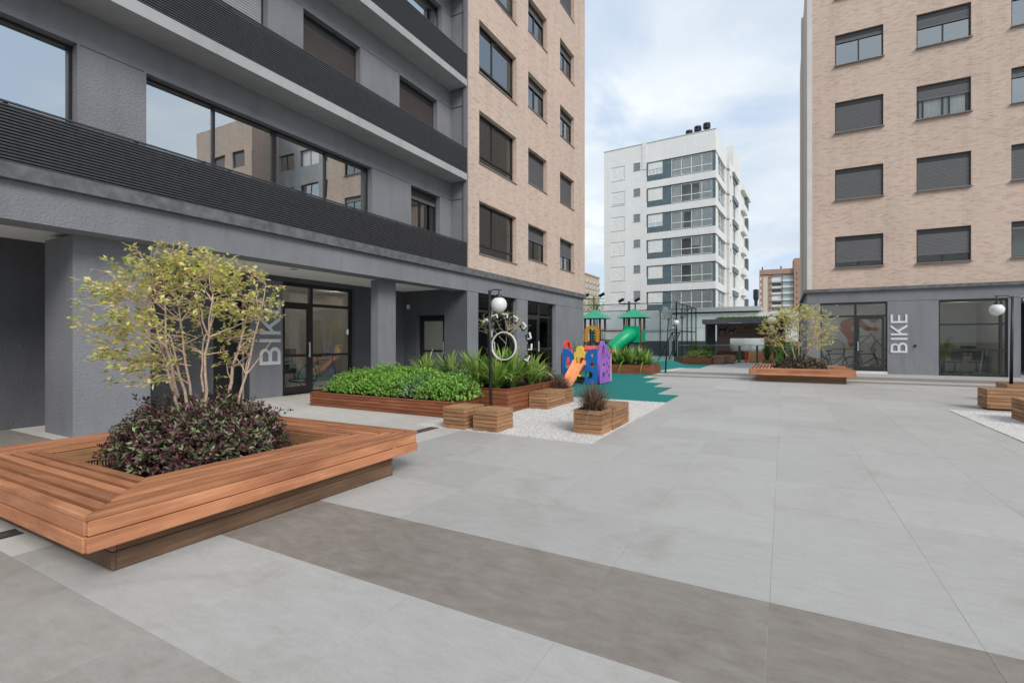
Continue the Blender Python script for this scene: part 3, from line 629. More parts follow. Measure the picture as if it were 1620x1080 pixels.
# ------------------------------------------------------------------ benches round the trees
def tree_bench(cx0, cx1, y0, y1, ix0, ix1, iy0, iy1, bx0, bx1, by0, by1, z, drop, label, corners=None, nring=5, sx=0.0):
    """ring of mitred boards on an inset plinth; opening ix/iy in the middle"""
    root = empty('tree_bench', ((cx0+cx1)/2, (y0+y1)/2, 0), 0, label, 'bench', 'square wooden benches round a tree')
    O = [(cx0, y0), (cx1, y0), (cx1, y1), (cx0, y1)]; I = [(ix0, iy0), (ix1, iy0), (ix1, iy1), (ix0, iy1)]
    if corners: O = corners
    T = .03
    for e in range(4):
        A, B, a, b = (Vector((*p, 0)) for p in (O[e], O[(e+1) % 4], I[e], I[(e+1) % 4]))
        ang = math.atan2((B-A).y, (B-A).x)
        for k in range(nring):
            t0, t1 = k/nring, (k+1)/nring; gap = .009; W = (a-A).length/nring*0.7
            P = [A.lerp(a, t0), B.lerp(b, t0), B.lerp(b, t1-gap/W*.7), A.lerp(a, t1-gap/W*.7)]
            c = (P[0]+P[1]+P[2]+P[3])/4; R = Matrix.Rotation(-ang, 3, 'Z'); q = [R @ (p-c) for p in P]
            sh = .002; q[0].x += sh; q[3].x += sh; q[1].x -= sh; q[2].x -= sh
            me = bevel_mesh(MB().prism([(v.x, v.y) for v in q], -T/2, T/2).mesh('plank'), .0025); me.materials.append(WOOD_B)
            link('seat_plank', me, None, root, (c.x, c.y, z-T/2-random.uniform(0, .0015)), (0, 0, ang), world=True)
        h = (drop-T)/2; d = (B-A).normalized(); nrm = Vector((d.y, -d.x, 0))
        for k, (zc, out) in enumerate(((z-T-.002-h/2, -.004), (z-T-h*1.5-.004, .006))):
            c = (A+B)/2+nrm*(out-.0125)
            plank(root, (B-A).length-.025+2*out-.001*k-(0 if e % 2 else .028), .025, h-.004, (c.x, c.y, zc), ang, WOOD_B, 'fascia_plank')
        # inner upstand of the opening
        c = (a+b)/2-nrm*(-.0)*0; c = (a+b)/2+nrm*.014
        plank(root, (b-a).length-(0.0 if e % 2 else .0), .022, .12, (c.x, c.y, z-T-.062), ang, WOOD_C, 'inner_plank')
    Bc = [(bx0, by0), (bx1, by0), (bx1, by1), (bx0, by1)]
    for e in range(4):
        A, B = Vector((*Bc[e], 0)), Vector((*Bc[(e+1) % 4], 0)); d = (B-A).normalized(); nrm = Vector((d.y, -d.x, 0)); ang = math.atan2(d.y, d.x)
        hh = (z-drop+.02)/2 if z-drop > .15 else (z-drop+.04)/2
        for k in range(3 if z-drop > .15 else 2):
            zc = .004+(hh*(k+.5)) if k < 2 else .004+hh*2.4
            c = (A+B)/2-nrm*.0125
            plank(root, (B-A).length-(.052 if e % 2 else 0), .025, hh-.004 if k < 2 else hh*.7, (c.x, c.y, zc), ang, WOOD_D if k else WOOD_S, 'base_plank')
    M_ = MB().box(bx0+.03, bx1-.03, by0+.03, by1-.03, 0.01, z-.22); M_.obj('soil', SOIL, root)
    mb = MB()             # reed lining inside the opening
    for x0, y0_, x1, y1_ in ((ix0-.02, iy0-.02, ix1+.02, iy0-.02), (ix1+.02, iy0-.02, ix1+.02, iy1+.02), (ix1+.02, iy1+.02, ix0-.02, iy1+.02), (ix0-.02, iy1+.02, ix0-.02, iy0-.02)):
        n = int(math.hypot(x1-x0, y1_-y0_)/.022)
        for i in range(n):
            t = i/n; xx, yy = x0+(x1-x0)*t, y0_+(y1_-y0_)*t; mb.tube([(xx, yy, z-.3), (xx+random.uniform(-.006, .006), yy+random.uniform(-.006, .006), z-.14-random.uniform(0, .02))], .006, 4)
    o = mb.obj('reed_lining', simple('dry_reed', (0.33, 0.23, 0.12), 0.8, var=0.4, scale=60), root); o['kind'] = 'stuff'
    return root
tree_bench(-6.31, -3.43, 1.26, 4.2, -5.69, -4.045, 1.866, 3.59, -6.16, -3.555, 1.446, 3.893, .42, .21,
           'long orange-brown wooden bench with mitred boards round the tree in the left foreground', corners=[(-6.31, 1.26), (-3.405, 1.262), (-3.49, 4.21), (-6.31, 4.15)], nring=6)
tree_bench(-1.05, 1.985, 18.66, 22.5, -.28, 1.29, 19.45, 21.6, -.835, 1.745, 18.87, 22.25, .435, .20,
           'wooden bench round the tree in front of the glass door of the right building', nring=7)

# ------------------------------------------------------------------ wooden boxes and planters
def wood_box(x0, x1, y0, y1, h, label, group='wooden box seats', m=None, nlay=5, opened=False, name='wooden_box', cat='box seat', gap=.007, zb=0.012, tops=5):
    """stacked timbers: odd layers show the end of the side timbers at the corner"""
    m = m or WOOD_C; root = empty(name, ((x0+x1)/2, (y0+y1)/2, 0), 0, label, cat, group)
    L = (h-zb-.028)/nlay if not opened else (h-zb)/nlay; T = .035; w_, d_ = x1-x0, y1-y0
    for k in range(nlay):
        zc = zb+L*(k+.5); odd = k % 2
        for s in (0, 1):
            plank(root, w_-(0 if odd else 2*T), T, L-gap, ((x0+x1)/2, y0+T/2 if s == 0 else y1-T/2, zc), 0, m)
            plank(root, d_-(2*T if odd else 0)-.001, T, L-gap, (x0+T/2 if s == 0 else x1-T/2, (y0+y1)/2, zc), PI/2, m)
    if opened: MB().box(x0+T+.002, x1-T-.002, y0+T+.002, y1-T-.002, h-.1, h-.045).obj('soil', SOIL, root)
    else:
        n = tops; W = d_/n
        for i in range(n): plank(root, w_+.004, W-gap, .028, ((x0+x1)/2, y0+W*(i+.5), h-.014), 0, m)
        MB().box(x0+T+.002, x1-T-.002, y0+T+.002, y1-T-.002, h-.1, h-.03).obj('core', SOIL, root)
    return root
def planter(poly, h, label, nlay=4, rim=.06, m=None, z0=0.0, group='wooden planters with boarded sides'):
    m = m or WOOD_R; n = len(poly); cx = sum(p[0] for p in poly)/n; cy = sum(p[1] for p in poly)/n
    root = empty('wooden_planter', (cx, cy, 0), 0, label, 'planter', group); L = (h-.025-z0)/nlay; T = .028
    for e in range(n):
        A, B = Vector((*poly[e], 0)), Vector((*poly[(e+1) % n], 0)); d = (B-A).normalized(); nrm = Vector((d.y, -d.x, 0)); ang = math.atan2(d.y, d.x); Ln = (B-A).length
        segs = [(0, 1)] if Ln < 2.6 else [(0, .47), (.47, 1)]
        for k in range(nlay):
            for a_, b_ in (segs if k % 2 else [(1-b, 1-a) for a, b in segs]):
                c = A+(B-A)*((a_+b_)/2)-nrm*T/2
                plank(root, Ln*(b_-a_)-(2*T if e % 2 else .002), T, L-.008, (c.x, c.y, z0+L*(k+.5)), ang, m)
        c = (A+B)/2-nrm*(rim/2-.012); plank(root, Ln+.024-(2*rim if e % 2 else 0), rim, .024, (c.x, c.y, h-.012), ang, m, 'rim_board')
    ins = [(cx+(x-cx)*.97, cy+(y-cy)*.97) for x, y in poly]
    MB().prism(ins, h-.14, h-.07).obj('soil', SOIL, root)
    return root
wood_box(-4.755, -4.342, 6.356, 6.93, .345, 'weathered wooden box seat at the left end, against the low shrub planter')
wood_box(-4.205, -3.77, 6.386, 6.884, .335, 'weathered wooden box seat with one dark board, in front of the lamp post')
wood_box(-4.56, -4.148, 9.0, 9.935, .343, 'longer wooden box seat beside the tall planter, nearer the blue playhouse', tops=4)
wood_box(-4.56, -4.15, 9.945, 10.43, .345, 'wooden box planter joined to the seat behind the tall planter', 'box planters', opened=True, name='boarded_pot', cat='planter')
wood_box(-2.77, -2.325, 6.945, 7.415, .365, 'square wooden box planter alone on the gravel with reddish grass', 'box planters', opened=True, name='boarded_pot', cat='planter')
wood_box(-2.765, -2.31, 7.428, 8.314, .355, 'longer reddish wooden box seat touching the box planter on the gravel', m=WOOD_R if 0 else WOOD_C, tops=4)
wood_box(3.57, 5.9, 13.26, 13.83, .415, 'long pale wooden box seat at the right edge, set on small feet', zb=.03)
wood_box(3.56, 4.3, 11.1, 12.03, .385, 'nearest wooden box at the right edge, half on the white gravel')
wood_box(4.40, 6.2, 15.1, 15.8, .42, 'wooden box behind the others at the foot of the right lamp post', 'box planters', opened=True, name='boarded_pot', cat='planter')
mb = MB()
planter([(-8.95, 7.22), (-5.2, 7.22), (-5.2, 8.12), (-5.9, 8.9), (-8.95, 8.9)], .29, 'long low reddish wooden planter filled with bright green shrubs', 4)
planter([(-8.1, 8.14) if 0 else (-5.86, 8.145), (-4.58, 8.145), (-4.58, 11.0), (-8.1, 11.0), (-8.1, 8.93), (-5.86, 8.93)], .475, 'taller reddish wooden planter of strap-leaved plants behind the lamp post', 5)
planter([(-8.2, 20.35), (-4.74, 20.35), (-4.68, 21.85), (-8.2, 21.85)], .39, 'reddish planter of strap-leaved plants between playhouse and green slide', 3)
planter([(-5.16, 30.1), (-3.65, 30.1), (-3.65, 31.6), (-5.9, 31.6)], .40, 'small reddish planter of yellow-green plants by the leaning frame', 3)

# ------------------------------------------------------------------ foliage
def leaves(name, P, D, Nn, L, Wd, m, parent=None, fold=.12, loc=(0, 0, 0)):
    D = D/np.linalg.norm(D, axis=1, keepdims=True); S = np.cross(D, Nn); S /= np.linalg.norm(S, axis=1, keepdims=True)+1e-9; U = np.cross(S, D)
    L = L[:, None]; Wd = Wd[:, None]; mid = P+D*L*.45
    V = np.stack([P, mid+S*Wd/2+U*L*fold, P+D*L, mid-S*Wd/2+U*L*fold], 1).reshape(-1, 3)-np.array(loc)
    k = len(P); F = np.arange(4*k).reshape(-1, 4); F = np.concatenate([F[:, [0, 1, 2]], F[:, [0, 2, 3]]])
    return link(name, np_mesh(name, V, F), m, parent)
def rnd_unit(n):
    v = rng.normal(size=(n, 3)); return v/np.linalg.norm(v, axis=1, keepdims=True)
LF_TREE = leaf_mat('tree_leaf', [(0.0, (0.2, 0.32, 0.06)), (0.2, (0.45, 0.52, 0.12)), (0.5, (0.74, 0.72, 0.22)), (0.85, (0.86, 0.78, 0.34)), (1.0, (0.7, 0.42, 0.2))], .45, .42)
LF_PURP = leaf_mat('purple_leaf', [(0.0, (0.05, 0.016, 0.026)), (0.35, (0.13, 0.045, 0.06)), (0.55, (0.22, 0.1, 0.12)), (0.62, (0.07, 0.085, 0.04)), (0.85, (0.14, 0.2, 0.08)), (1.0, (0.3, 0.36, 0.18))], .32, .12)
LF_DARK = leaf_mat('dark_leaf', [(0.0, (0.03, 0.015, 0.018)), (0.5, (0.085, 0.04, 0.04)), (0.8, (0.12, 0.1, 0.05)), (1.0, (0.3, 0.26, 0.15))], .35, .1)
LF_LIME = leaf_mat('lime_leaf', [(0.0, (0.13, 0.33, 0.04)), (0.5, (0.28, 0.55, 0.09)), (1.0, (0.5, 0.75, 0.2))], .4, .35)
LF_GREY = leaf_mat('greyish_leaf', [(0.0, (0.12, 0.25, 0.11)), (1.0, (0.32, 0.48, 0.25))], .45, .25)
LF_STRAP = leaf_mat('strap_leaf', [(0.0, (0.1, 0.22, 0.035)), (0.45, (0.2, 0.36, 0.06)), (0.8, (0.36, 0.48, 0.12)), (1.0, (0.6, 0.62, 0.28))], .35, .3)
LF_RED = leaf_mat('red_grass', [(0.0, (0.07, 0.035, 0.03)), (0.5, (0.17, 0.09, 0.07)), (0.85, (0.24, 0.17, 0.1)), (1.0, (0.5, 0.38, 0.24))], .6, .2)
LF_YG = leaf_mat('yellow_green', [(0.0, (0.14, 0.24, 0.04)), (0.6, (0.34, 0.42, 0.09)), (1.0, (0.58, 0.55, 0.2))], .45, .3)
LF_GREEN = leaf_mat('mid_green', [(0.0, (0.03, 0.08, 0.02)), (0.6, (0.09, 0.17, 0.045)), (1.0, (0.19, 0.28, 0.08))], .5, .25)
BARK = simple('pale_bark', (0.5, 0.37, 0.28), 0.85, 0.2, var=0.3, scale=40)
SM = simple('shrub_stem', (0.08, 0.05, 0.03), 0.9, 0.2, var=0.3)
def shoot_shrub(name, blobs, n_shoots, per, Ll, Wl, m, label, cat, group=None, zmin=0, base=None, upb=.5, parent_loc=None):
    """shoots ending on a lumpy surface, each carrying whorls of leaves"""
    c0 = parent_loc or blobs[0][0]; root = empty(name, (c0[0], c0[1], zmin), 0, label, cat, group)
    vol = np.array([b[1][0]*b[1][1] for b in blobs]); cnt = (vol/vol.sum()*n_shoots).astype(int); PP, DD = [], []
    stem = MB()
    for (c, r), k in zip(blobs, cnt):
        u = rnd_unit(k); u[:, 2] = np.abs(u[:, 2])*1.0-.12; u /= np.linalg.norm(u, axis=1, keepdims=True)
        lump = 1+.16*np.sin(u[:, 0]*7+c[0]*5)*np.cos(u[:, 1]*6+c[1]*9)+rng.normal(0, .07, k)
        dep = np.where(rng.random(k) < .66, 1, rng.uniform(.6, .95, k)); p = np.array(c)+u*np.array(r)*(lump*dep)[:, None]
        PP.append(p); DD.append(u)
        for j in range(0, k, max(1, k//60)):
            stem.tube([(c[0]+(p[j, 0]-c[0])*.15, c[1]+(p[j, 1]-c[1])*.15, zmin), tuple((np.array(c)+p[j])/2), tuple(p[j])], [.006, .004, .002], 4, False)
    P = np.vstack(PP); U = np.vstack(DD); keep = P[:, 2] > zmin+.02; P, U = P[keep], U[keep]; k = len(P)
    ax = U+np.array([0, 0, upb])+rng.normal(0, .25, (k, 3)); ax /= np.linalg.norm(ax, axis=1, keepdims=True)
    A = np.repeat(P, per, 0); AX = np.repeat(ax, per, 0); n = len(A); side = rnd_unit(n); side -= AX*(side*AX).sum(1, keepdims=True); side /= np.linalg.norm(side, axis=1, keepdims=True)
    D = side*rng.uniform(.5, 1.1, (n, 1))+AX*rng.uniform(.2, 1.0, (n, 1)); A = A-AX*rng.uniform(0, Ll*1.6, (n, 1))
    leaves('leaves', A, D, AX, rng.uniform(.6, 1.15, n)*Ll, rng.uniform(.7, 1.2, n)*Wl, m, root, loc=(c0[0], c0[1], zmin))['kind'] = 'stuff'
    o = stem.obj('stems', SM, root); o['kind'] = 'stuff'
    return root
def fan_tree(base, center, rad, label, seed, n_main=9, n2=70, n3=420, leaf=.04, m=None, name='multi_stem_tree', spread=.16, r0=.021, per=12, group=None, lw=.55, bark=None, cut=None):
    R = random.Random(seed); g = np.random.default_rng(seed); m = m or LF_TREE; root = empty(name, base, 0, label, 'tree', group); B = Vector(base)
    trunk = MB(); br = MB(); tw = MB()
    def curve(a, b, sag=.12, n=6, d0=None):
        L = (b-a).length; mid = a.lerp(b, .5)+Vector((R.uniform(-1, 1), R.uniform(-1, 1), R.uniform(-.1, .5)))*L*sag
        if d0 is not None: mid = a+d0*L*.5*.7+(b-a)*.5*.3
        return [a*(1-t)**2+mid*2*t*(1-t)+b*t*t+Vector((R.gauss(0, .008), R.gauss(0, .008), 0))*(0 < t < 1) for t in [i/n for i in range(n+1)]]
    mains = []
    for i in range(n_main):
        a = 2*PI*i/n_main+R.uniform(-.3, .3); q = R.uniform(.3, 1); s = B+Vector((math.cos(a), math.sin(a), 0))*spread*R.uniform(.3, 1)
        tip = Vector(center)+Vector((math.cos(a)*rad[0]*.8*q, math.sin(a)*rad[1]*.8*q, rad[2]*R.uniform(-.25, .6)))
        c = curve(s, tip, .1, 9); mains.append(c); rr = r0*R.uniform(.7, 1.15); trunk.tube(c, [rr*(1-.75*k/9) for k in range(10)], 7)
    mp_ = [(p, i, k) for i, c in enumerate(mains) for k, p in enumerate(c) if k > 2]
    def tgt(lo, hi):
        u = Vector(rnd_unit(1)[0]); u.z = u.z if u.z > -.75 else -u.z
        q = R.uniform(lo, hi)**.6; return Vector(center)+Vector((u.x*rad[0]*q, u.y*rad[1]*q, u.z*rad[2]*q))
    secs = []
    for _ in range(n2):
        t = tgt(.25, .75); cnd = sorted(mp_, key=lambda e: (e[0]-t).length+max(0, e[0].z-t.z+.05)*2.0)[:3]; p = R.choice(cnd)[0]
        c = curve(p, t, .12, 5); secs.append(c); br.tube(c, [.0085*(1-.6*k/5) for k in range(6)], 5, False)
    sp_ = [p for c in secs for p in c[1:]]+[e[0] for e in mp_ if e[2] > 5]; sa = np.array([tuple(p) for p in sp_]); P, D = [], []
    for _ in range(n3):
        t = tgt(.45, 1.12)
        while cut and cut(t): t = tgt(.45, 1.12)
        d = np.linalg.norm(sa-np.array(t), axis=1)+np.maximum(0, sa[:, 2]-t.z)*1.5; p = Vector(sa[int(np.argmin(d))])
        if (t-p).length > .6: t = p+(t-p)*.6/(t-p).length
        c = curve(p, t, .15, 4); tw.tube(c, [.0035, .003, .0024, .002, .0012], 4, False)
        for _k in range(per):
            q = min(R.uniform(.1, 1.05)**.65, 1.03)*4; i = min(int(q), 3); pp = c[i].lerp(c[i+1], min(q-i, 1)); P.append(tuple(pp+Vector((R.gauss(0, .012), R.gauss(0, .012), R.gauss(0, .012))))); dd = (c[i+1]-c[i]).normalized(); D.append((dd.x+R.gauss(0, .8), dd.y+R.gauss(0, .8), dd.z*.5+R.gauss(-.15, .45)))
    k = len(P); up = np.array([0, 0, 1.0])+g.normal(0, .45, (k, 3))
    trunk.obj('trunk', bark or BARK, root, smooth=True); o = br.obj('branches', bark or BARK, root, smooth=True); o['kind'] = 'stuff'; o = tw.obj('twigs', bark or BARK, root); o['kind'] = 'stuff'
    o = leaves('leaves', np.array(P), np.array(D), up, g.uniform(.4, 1.3, k)*leaf, g.uniform(.6, 1.2, k)*leaf*lw, m, root, .08, loc=base); o['kind'] = 'stuff'
    return root
fan_tree((-4.93, 2.78, .3), (-5.02, 2.69, 1.56), (.88, .88, .74), 'yellow-green many-stemmed small tree in the foreground bench', 3, 8, 95, 520, .052, per=11, lw=.6, cut=lambda t: (t.x+5.0)*.876+(t.y-2.7)*.482 > .22 and t.z < 1.62)
shoot_shrub('groundcover_shrub', [((-4.9, 2.72, .42), (.62, .68, .45)), ((-4.74, 2.47, .38), (.46, .46, .38)), ((-4.95, 3.05, .4), (.5, .4, .38)), ((-5.1, 2.5, .38), (.42, .46, .34)), ((-4.6, 2.9, .38), (.4, .44, .34))],
            2900, 8, .056, .022, LF_PURP, 'dense purple and green leafy shrub under the tree in the foreground bench', 'shrub', zmin=.2, upb=.35)
fan_tree((.5, 20.4, .4), (.42, 20.4, 1.75), (1.28, 1.15, .95), 'yellow-green many-stemmed small tree in the bench before the right building', 8, 8, 70, 480, .07, per=10, name='multi_stem_tree')
shoot_shrub('groundcover_shrub', [((.5, 20.3, .42), (.7, .8, .42)), ((.0, 20.3, .4), (.42, .6, .3)), ((.95, 20.3, .38), (.4, .6, .3))], 700, 8, .075, .035, LF_DARK,
            'dark maroon shrub under the tree in the bench before the right building', 'shrub', zmin=.22, upb=.35)
# low bright shrubs
bl = []; fr_ = [((-8.6+i*.25, 7.52+rng.uniform(-.03, .05), .33), (.2, .2, .17+rng.uniform(0, .05))) for i in range(14)]
for i in range(15):
    x = -8.55+i*.232+rng.uniform(-.05, .05); bl.append(((x, 7.75+rng.uniform(-.12, .2), .42+rng.uniform(-.05, .08)), (.3+rng.uniform(-.05, .08), .38, .27+rng.uniform(-.04, .07))))
for i in range(11):
    x = -8.4+i*.27; bl.append(((x, 8.4+rng.uniform(-.1, .1), .5+rng.uniform(-.05, .08)), (.33, .33, .26+rng.uniform(-.03, .06))))
def grp(idx, label, m=LF_LIME, n=900): return shoot_shrub('low_shrub', [bl[i] for i in idx]+[f for f in fr_ if any(abs(f[0][0]-bl[i][0][0]) < .14 for i in idx if i < 15)], int(n*1.15), 8, .042, .026, m, label, 'shrub', 'low shrubs in the long planter', zmin=.22, upb=.8)
grp([0, 1], 'small bright green shrub at the left tip of the long low planter', n=420)
grp([2, 3, 4, 5, 15, 16, 17, 18], 'bright green rounded shrub in the left half of the long low planter', n=1900)
grp([6, 7, 8, 19, 20, 21], 'bright green rounded shrub in the middle of the long low planter', n=1500)
grp([9, 10], 'greyish green shrub patch right of the middle of the long low planter', LF_GREY, n=600)
grp([11, 12, 13, 14, 22, 23], 'bright green shrub spilling at the right end of the long low planter', n=1600)
grp([24, 25], 'greyish shrub at the back right of the long low planter beside the lamp post', LF_GREY, n=600)
# strap-leaved clumps
def strap_mesh(L, W, bend, twist, seed):
    R = random.Random(seed); V, F = [], []; n = 7
    for i in range(n+1):
        t = i/n; a = bend*t**1.6; x = L*(math.sin(a)/max(bend, .1) if bend > .05 else 0)*.9*t**.3 if 0 else L*t*math.sin(a*.75)*.95; z = L*t*math.cos(a*.75)
        ww = W*(.55+.9*t if t < .4 else .91*(1-((t-.4)/.6)**2.2)+.02)/2; s = math.sin(twist*t); c = math.cos(twist*t)
        V += [(x-ww*s*.6, -ww*c, z), (x-.25*ww, 0, z-.3*ww), (x+ww*s*.6, ww*c, z)]
    for i in range(n):
        for k in (0, 1): F.append((3*i+k, 3*i+k+1, 3*i+3+k+1, 3*i+3+k))
    me = bpy.data.meshes.new('leaf'); me.from_pydata(V, [], F); me.polygons.foreach_set('use_smooth', [True]*len(F)); return me
STR = []
for m_, cols in (('a', [(0, (0.1, 0.22, 0.035)), (1, (0.17, 0.32, 0.05))]), ('b', [(0, (0.2, 0.36, 0.06)), (1, (0.3, 0.44, 0.1))]), ('c', [(0, (0.42, 0.5, 0.16)), (1, (0.6, 0.62, 0.3))])):
    m = leaf_mat('strap_'+m_, cols, .33, .3)
    for s in range(3):
        me = strap_mesh(1, .072, (.5, 1.1, 1.9)[s], random.uniform(-.6, .6), s); me.materials.append(m); STR.append(me)
def strap_clump(x, y, z, h, n, label, seed, group, wide=1.0, joined=False, pale=.15):
    R = random.Random(seed); root = empty('strap_leaf_plant', (x, y, z), 0, label, 'plant', group)
    for i in range(n):
        a = R.uniform(0, 2*PI); tilt = R.uniform(.05, .75)*wide; sc = h*R.uniform(.65, 1.1); ci = 2 if R.random() < pale else (1 if R.random() < .5 else 0)
        o = link('leaf', STR[ci*3+min(2, int(tilt*2.7))], None, root, (math.cos(a)*.04*h, math.sin(a)*.04*h, 0), (0, tilt*.75, a)); o.scale = (sc, sc*R.uniform(.8, 1.15), sc)
    V, F = [], []
    for i in range(int(n*4.5)):
        a = R.uniform(0, 2*PI); tl = R.uniform(.1, .85)*wide; L = h*R.uniform(.45, .95); b = len(V); tw_ = R.uniform(-.5, .5)
        for j in range(5):
            t = j/4; ang = tl*(.5+.9*t); q = math.sin(ang)*L*t+.02; ww = .024*h/.7*(.7+.9*t if t < .5 else 1.15*(1-((t-.5)/.5)**2)+.03); cx_, sx_ = math.cos(a), math.sin(a)
            V += [(cx_*q-sx_*ww, sx_*q+cx_*ww, math.cos(ang)*L*t), (cx_*q+sx_*ww, sx_*q-cx_*ww, math.cos(ang)*L*t+ww*tw_)]
        for j in range(4): F.append((b+2*j, b+2*j+1, b+2*j+3, b+2*j+2))
    o = link('inner_leaves', np_mesh('inner_leaves', np.array(V), np.array(F)), LF_STRAP, root); o['kind'] = 'stuff'
    return root
G1 = 'strap-leaved plants in the tall planter'
k = 0
for x, y, h, n, lb in ((-5.0, 8.45, .62, 24, 'arching strap-leaved plant at the front corner of the tall planter'), (-5.45, 8.5, .62, 22, 'strap-leaved plant left of the lamp post in the tall planter'),
                       (-4.95, 9.0, .72, 26, 'dense strap-leaved plant under the ring sign'), (-4.85, 9.65, .62, 24, 'spreading strap-leaved plant at the right of the ring sign'),
                       (-5.5, 9.2, .78, 20, 'tall strap-leaved plant behind the lamp post'), (-6.1, 9.25, .74, 18, 'upright strap-leaved plant left of the ring sign'),
                       (-4.95, 10.35, .5, 16, 'low silvery strap-leaved plant at the far end of the tall planter'), (-6.8, 9.4, .7, 16, 'upright strap-leaved plant before the porch end wall'),
                       (-7.5, 9.35, .66, 14, 'leftmost strap-leaved plant of the tall planter'), (-5.7, 10.0, .8, 16, 'strap-leaved plant at the back of the tall planter')):
    strap_clump(x, y, .38, h*1.32, n, lb, 20+k, G1, .9); k += 1
G2 = 'strap-leaved plants in the planter by the slide'
pos_w = ['second from the left', 'third from the left', 'fourth from the left', 'middle', 'right of the middle', 'third from the right', 'next to last at right', 'at the right end']
for i, x in enumerate(np.linspace(-7.6, -5.05, 9)):
    strap_clump(x, 20.85+.25*(i % 2), .3, 1.02-.15*(i == 8), 18, 'strap-leaved plant %s in the planter before the green slide' % (['at the left end']+pos_w)[i], 60+i, G2, 1.1, pale=.3)
strap_clump(-8.05, 21.3, .3, 1.25, 14, 'tall green strap-leaved plant left of the green slide, behind the playhouse', 80, G2, .9, pale=.1)
def grass_clump(x, y, z, h, n, label, name='ornamental_grass', m=None, wid=.006, spread=1.0, group='tufts of reddish ornamental grass'):
    root = empty(name, (x, y, z), 0, label, 'plant', group); V, F = [], []
    for i in range(n):
        a = rng.uniform(0, 2*PI); tl = abs(rng.normal(0, .42))*spread; L = h*rng.uniform(.55, 1.1); r = rng.uniform(0, .09)*spread; bx, by = math.cos(a)*r, math.sin(a)*r; b = len(V); n_ = 4
        a2 = a+rng.normal(0, .5)
        for j in range(n_+1):
            t = j/n_; ang = tl*(.5+.9*t); px_ = bx+math.cos(a2)*math.sin(ang)*L*t; py_ = by+math.sin(a2)*math.sin(ang)*L*t; pz = math.cos(ang)*L*t; ww = wid*(1-.75*t)
            V += [(px_-math.sin(a2)*ww, py_+math.cos(a2)*ww, pz), (px_+math.sin(a2)*ww, py_-math.cos(a2)*ww, pz)]
        for j in range(n_): F.append((b+2*j, b+2*j+1, b+2*j+3, b+2*j+2))
    o = link('blades', np_mesh('blades', np.array(V), np.array(F)), m or LF_RED, root); o['kind'] = 'stuff'; return root
grass_clump(-2.55, 7.18, .3, .47, 620, 'reddish brown grass tuft in the square box planter alone on the gravel', spread=1.5)
grass_clump(-4.36, 10.2, .28, .4, 420, 'reddish brown grass tuft beside the orange slide', spread=1.6)
grass_clump(-4.85, 10.75, .38, .32, 320, 'small reddish brown grass tuft at the far end of the tall planter', spread=1.8)
grass_clump(5.5, 16.4, .36, .5, 90, 'green grass tuft in the box behind the right lamp post', m=LF_LIME, group='green grass tufts')
shoot_shrub('low_shrub', [((-4.4, 30.85, .45), (.75, .6, .38))], 260, 8, .09, .045, LF_YG, 'yellow-green shrub in the small planter by the leaning frame', 'shrub', zmin=.3)
grass_clump(-4.9, 32.4, .0, 1.25, 420, 'tall green grass clump behind the yellow-green shrub', m=LF_GREEN, wid=.018, spread=1.4, group='tall grass clumps by the dog park')
grass_clump(-4.1, 32.6, .0, 1.15, 380, 'green grass clump between the yellow-green shrub and dog shelter', m=LF_GREEN, wid=.018, spread=1.3, group='tall grass clumps by the dog park')
shoot_shrub('low_shrub', [((.25, 30.5, .4), (.75, .6, .75))], 240, 8, .1, .05, LF_LIME, 'bright green shrub just behind the bench tree at right', 'shrub', zmin=.0)
grass_clump(-.9, 33.6, .2, .95, 120, 'spiky green plant in a small pot by the orange ramp', m=LF_GREEN, wid=.03, spread=.8, group='green plants by the dog park')
wood_box(-1.15, -.6, 33.2, 33.8, .22, 'small low wooden pot at the foot of the spiky green plant', 'box planters', opened=True, name='boarded_pot', cat='planter', nlay=2)
# slim tree between lamp post and facade
fan_tree((-5.35, 8.95, .4), (-5.25, 9.1, 1.78), (.62, .5, .3), 'slender pale green young tree beside the lamp post and ring sign', 15, 2, 14, 70, .035, per=12, spread=.02, r0=.011, name='young_tree', m=leaf_mat('young_leaf', [(0, (0.16, 0.27, 0.08)), (.6, (0.3, 0.4, 0.14)), (1, (0.5, 0.52, 0.24))]))

# ------------------------------------------------------------------ lamps
def lamp(x, y, ang, arm, lean, label, zg=2.06, h=2.33, rg=.15, base=0.0):
    root = empty('street_lamp', (x, y, base), ang, label, 'lamp', 'globe lamps on black posts'); h -= base; zg -= base
    MB().tube([(0, 0, 0), (lean*.5, 0, h*.5), (lean, 0, h)], [.034, .03, .024], 12).obj('post', BLACK, root, world=False, smooth=True)
    MB().lathe([(.075, 0), (.075, .012), (.045, .02), (.04, .05)], n=16).obj('base_plate', BLACK, root, world=False)
    pts = [(lean, 0, h-.16), (lean+.02, 0, h-.05), (lean+arm*.3, 0, h+.012), (lean+arm*.75, 0, h+.012), (lean+arm+.06, 0, h+.0)]
    MB().tube(pts, .011, 8).tube([(lean+arm, 0, h), (lean+arm, 0, zg+rg)], .014, 8).obj('arm', BLACK, root, world=False, smooth=True)
    MB().lathe([(.001, .05), (.05, .045), (.06, .0), (.075, -.02)], (lean+arm, 0, zg+rg*.96), 16).obj('cap', BLACK, root, world=False)
    MB().sphere((lean+arm, 0, zg), rg, 28, 18, .96).obj('globe', GLOBE, root, world=False, smooth=True)
    return root
lamp(-4.80, 7.90, math.radians(10), .19, -.03, 'black lamp post with white globe between the shrub planters, nearest the facade')
lamp(-4.50, 21.98, math.radians(20), .32, .13, 'leaning black lamp post with white globe at the end of the playground planter', zg=2.17, h=2.36, rg=.125)
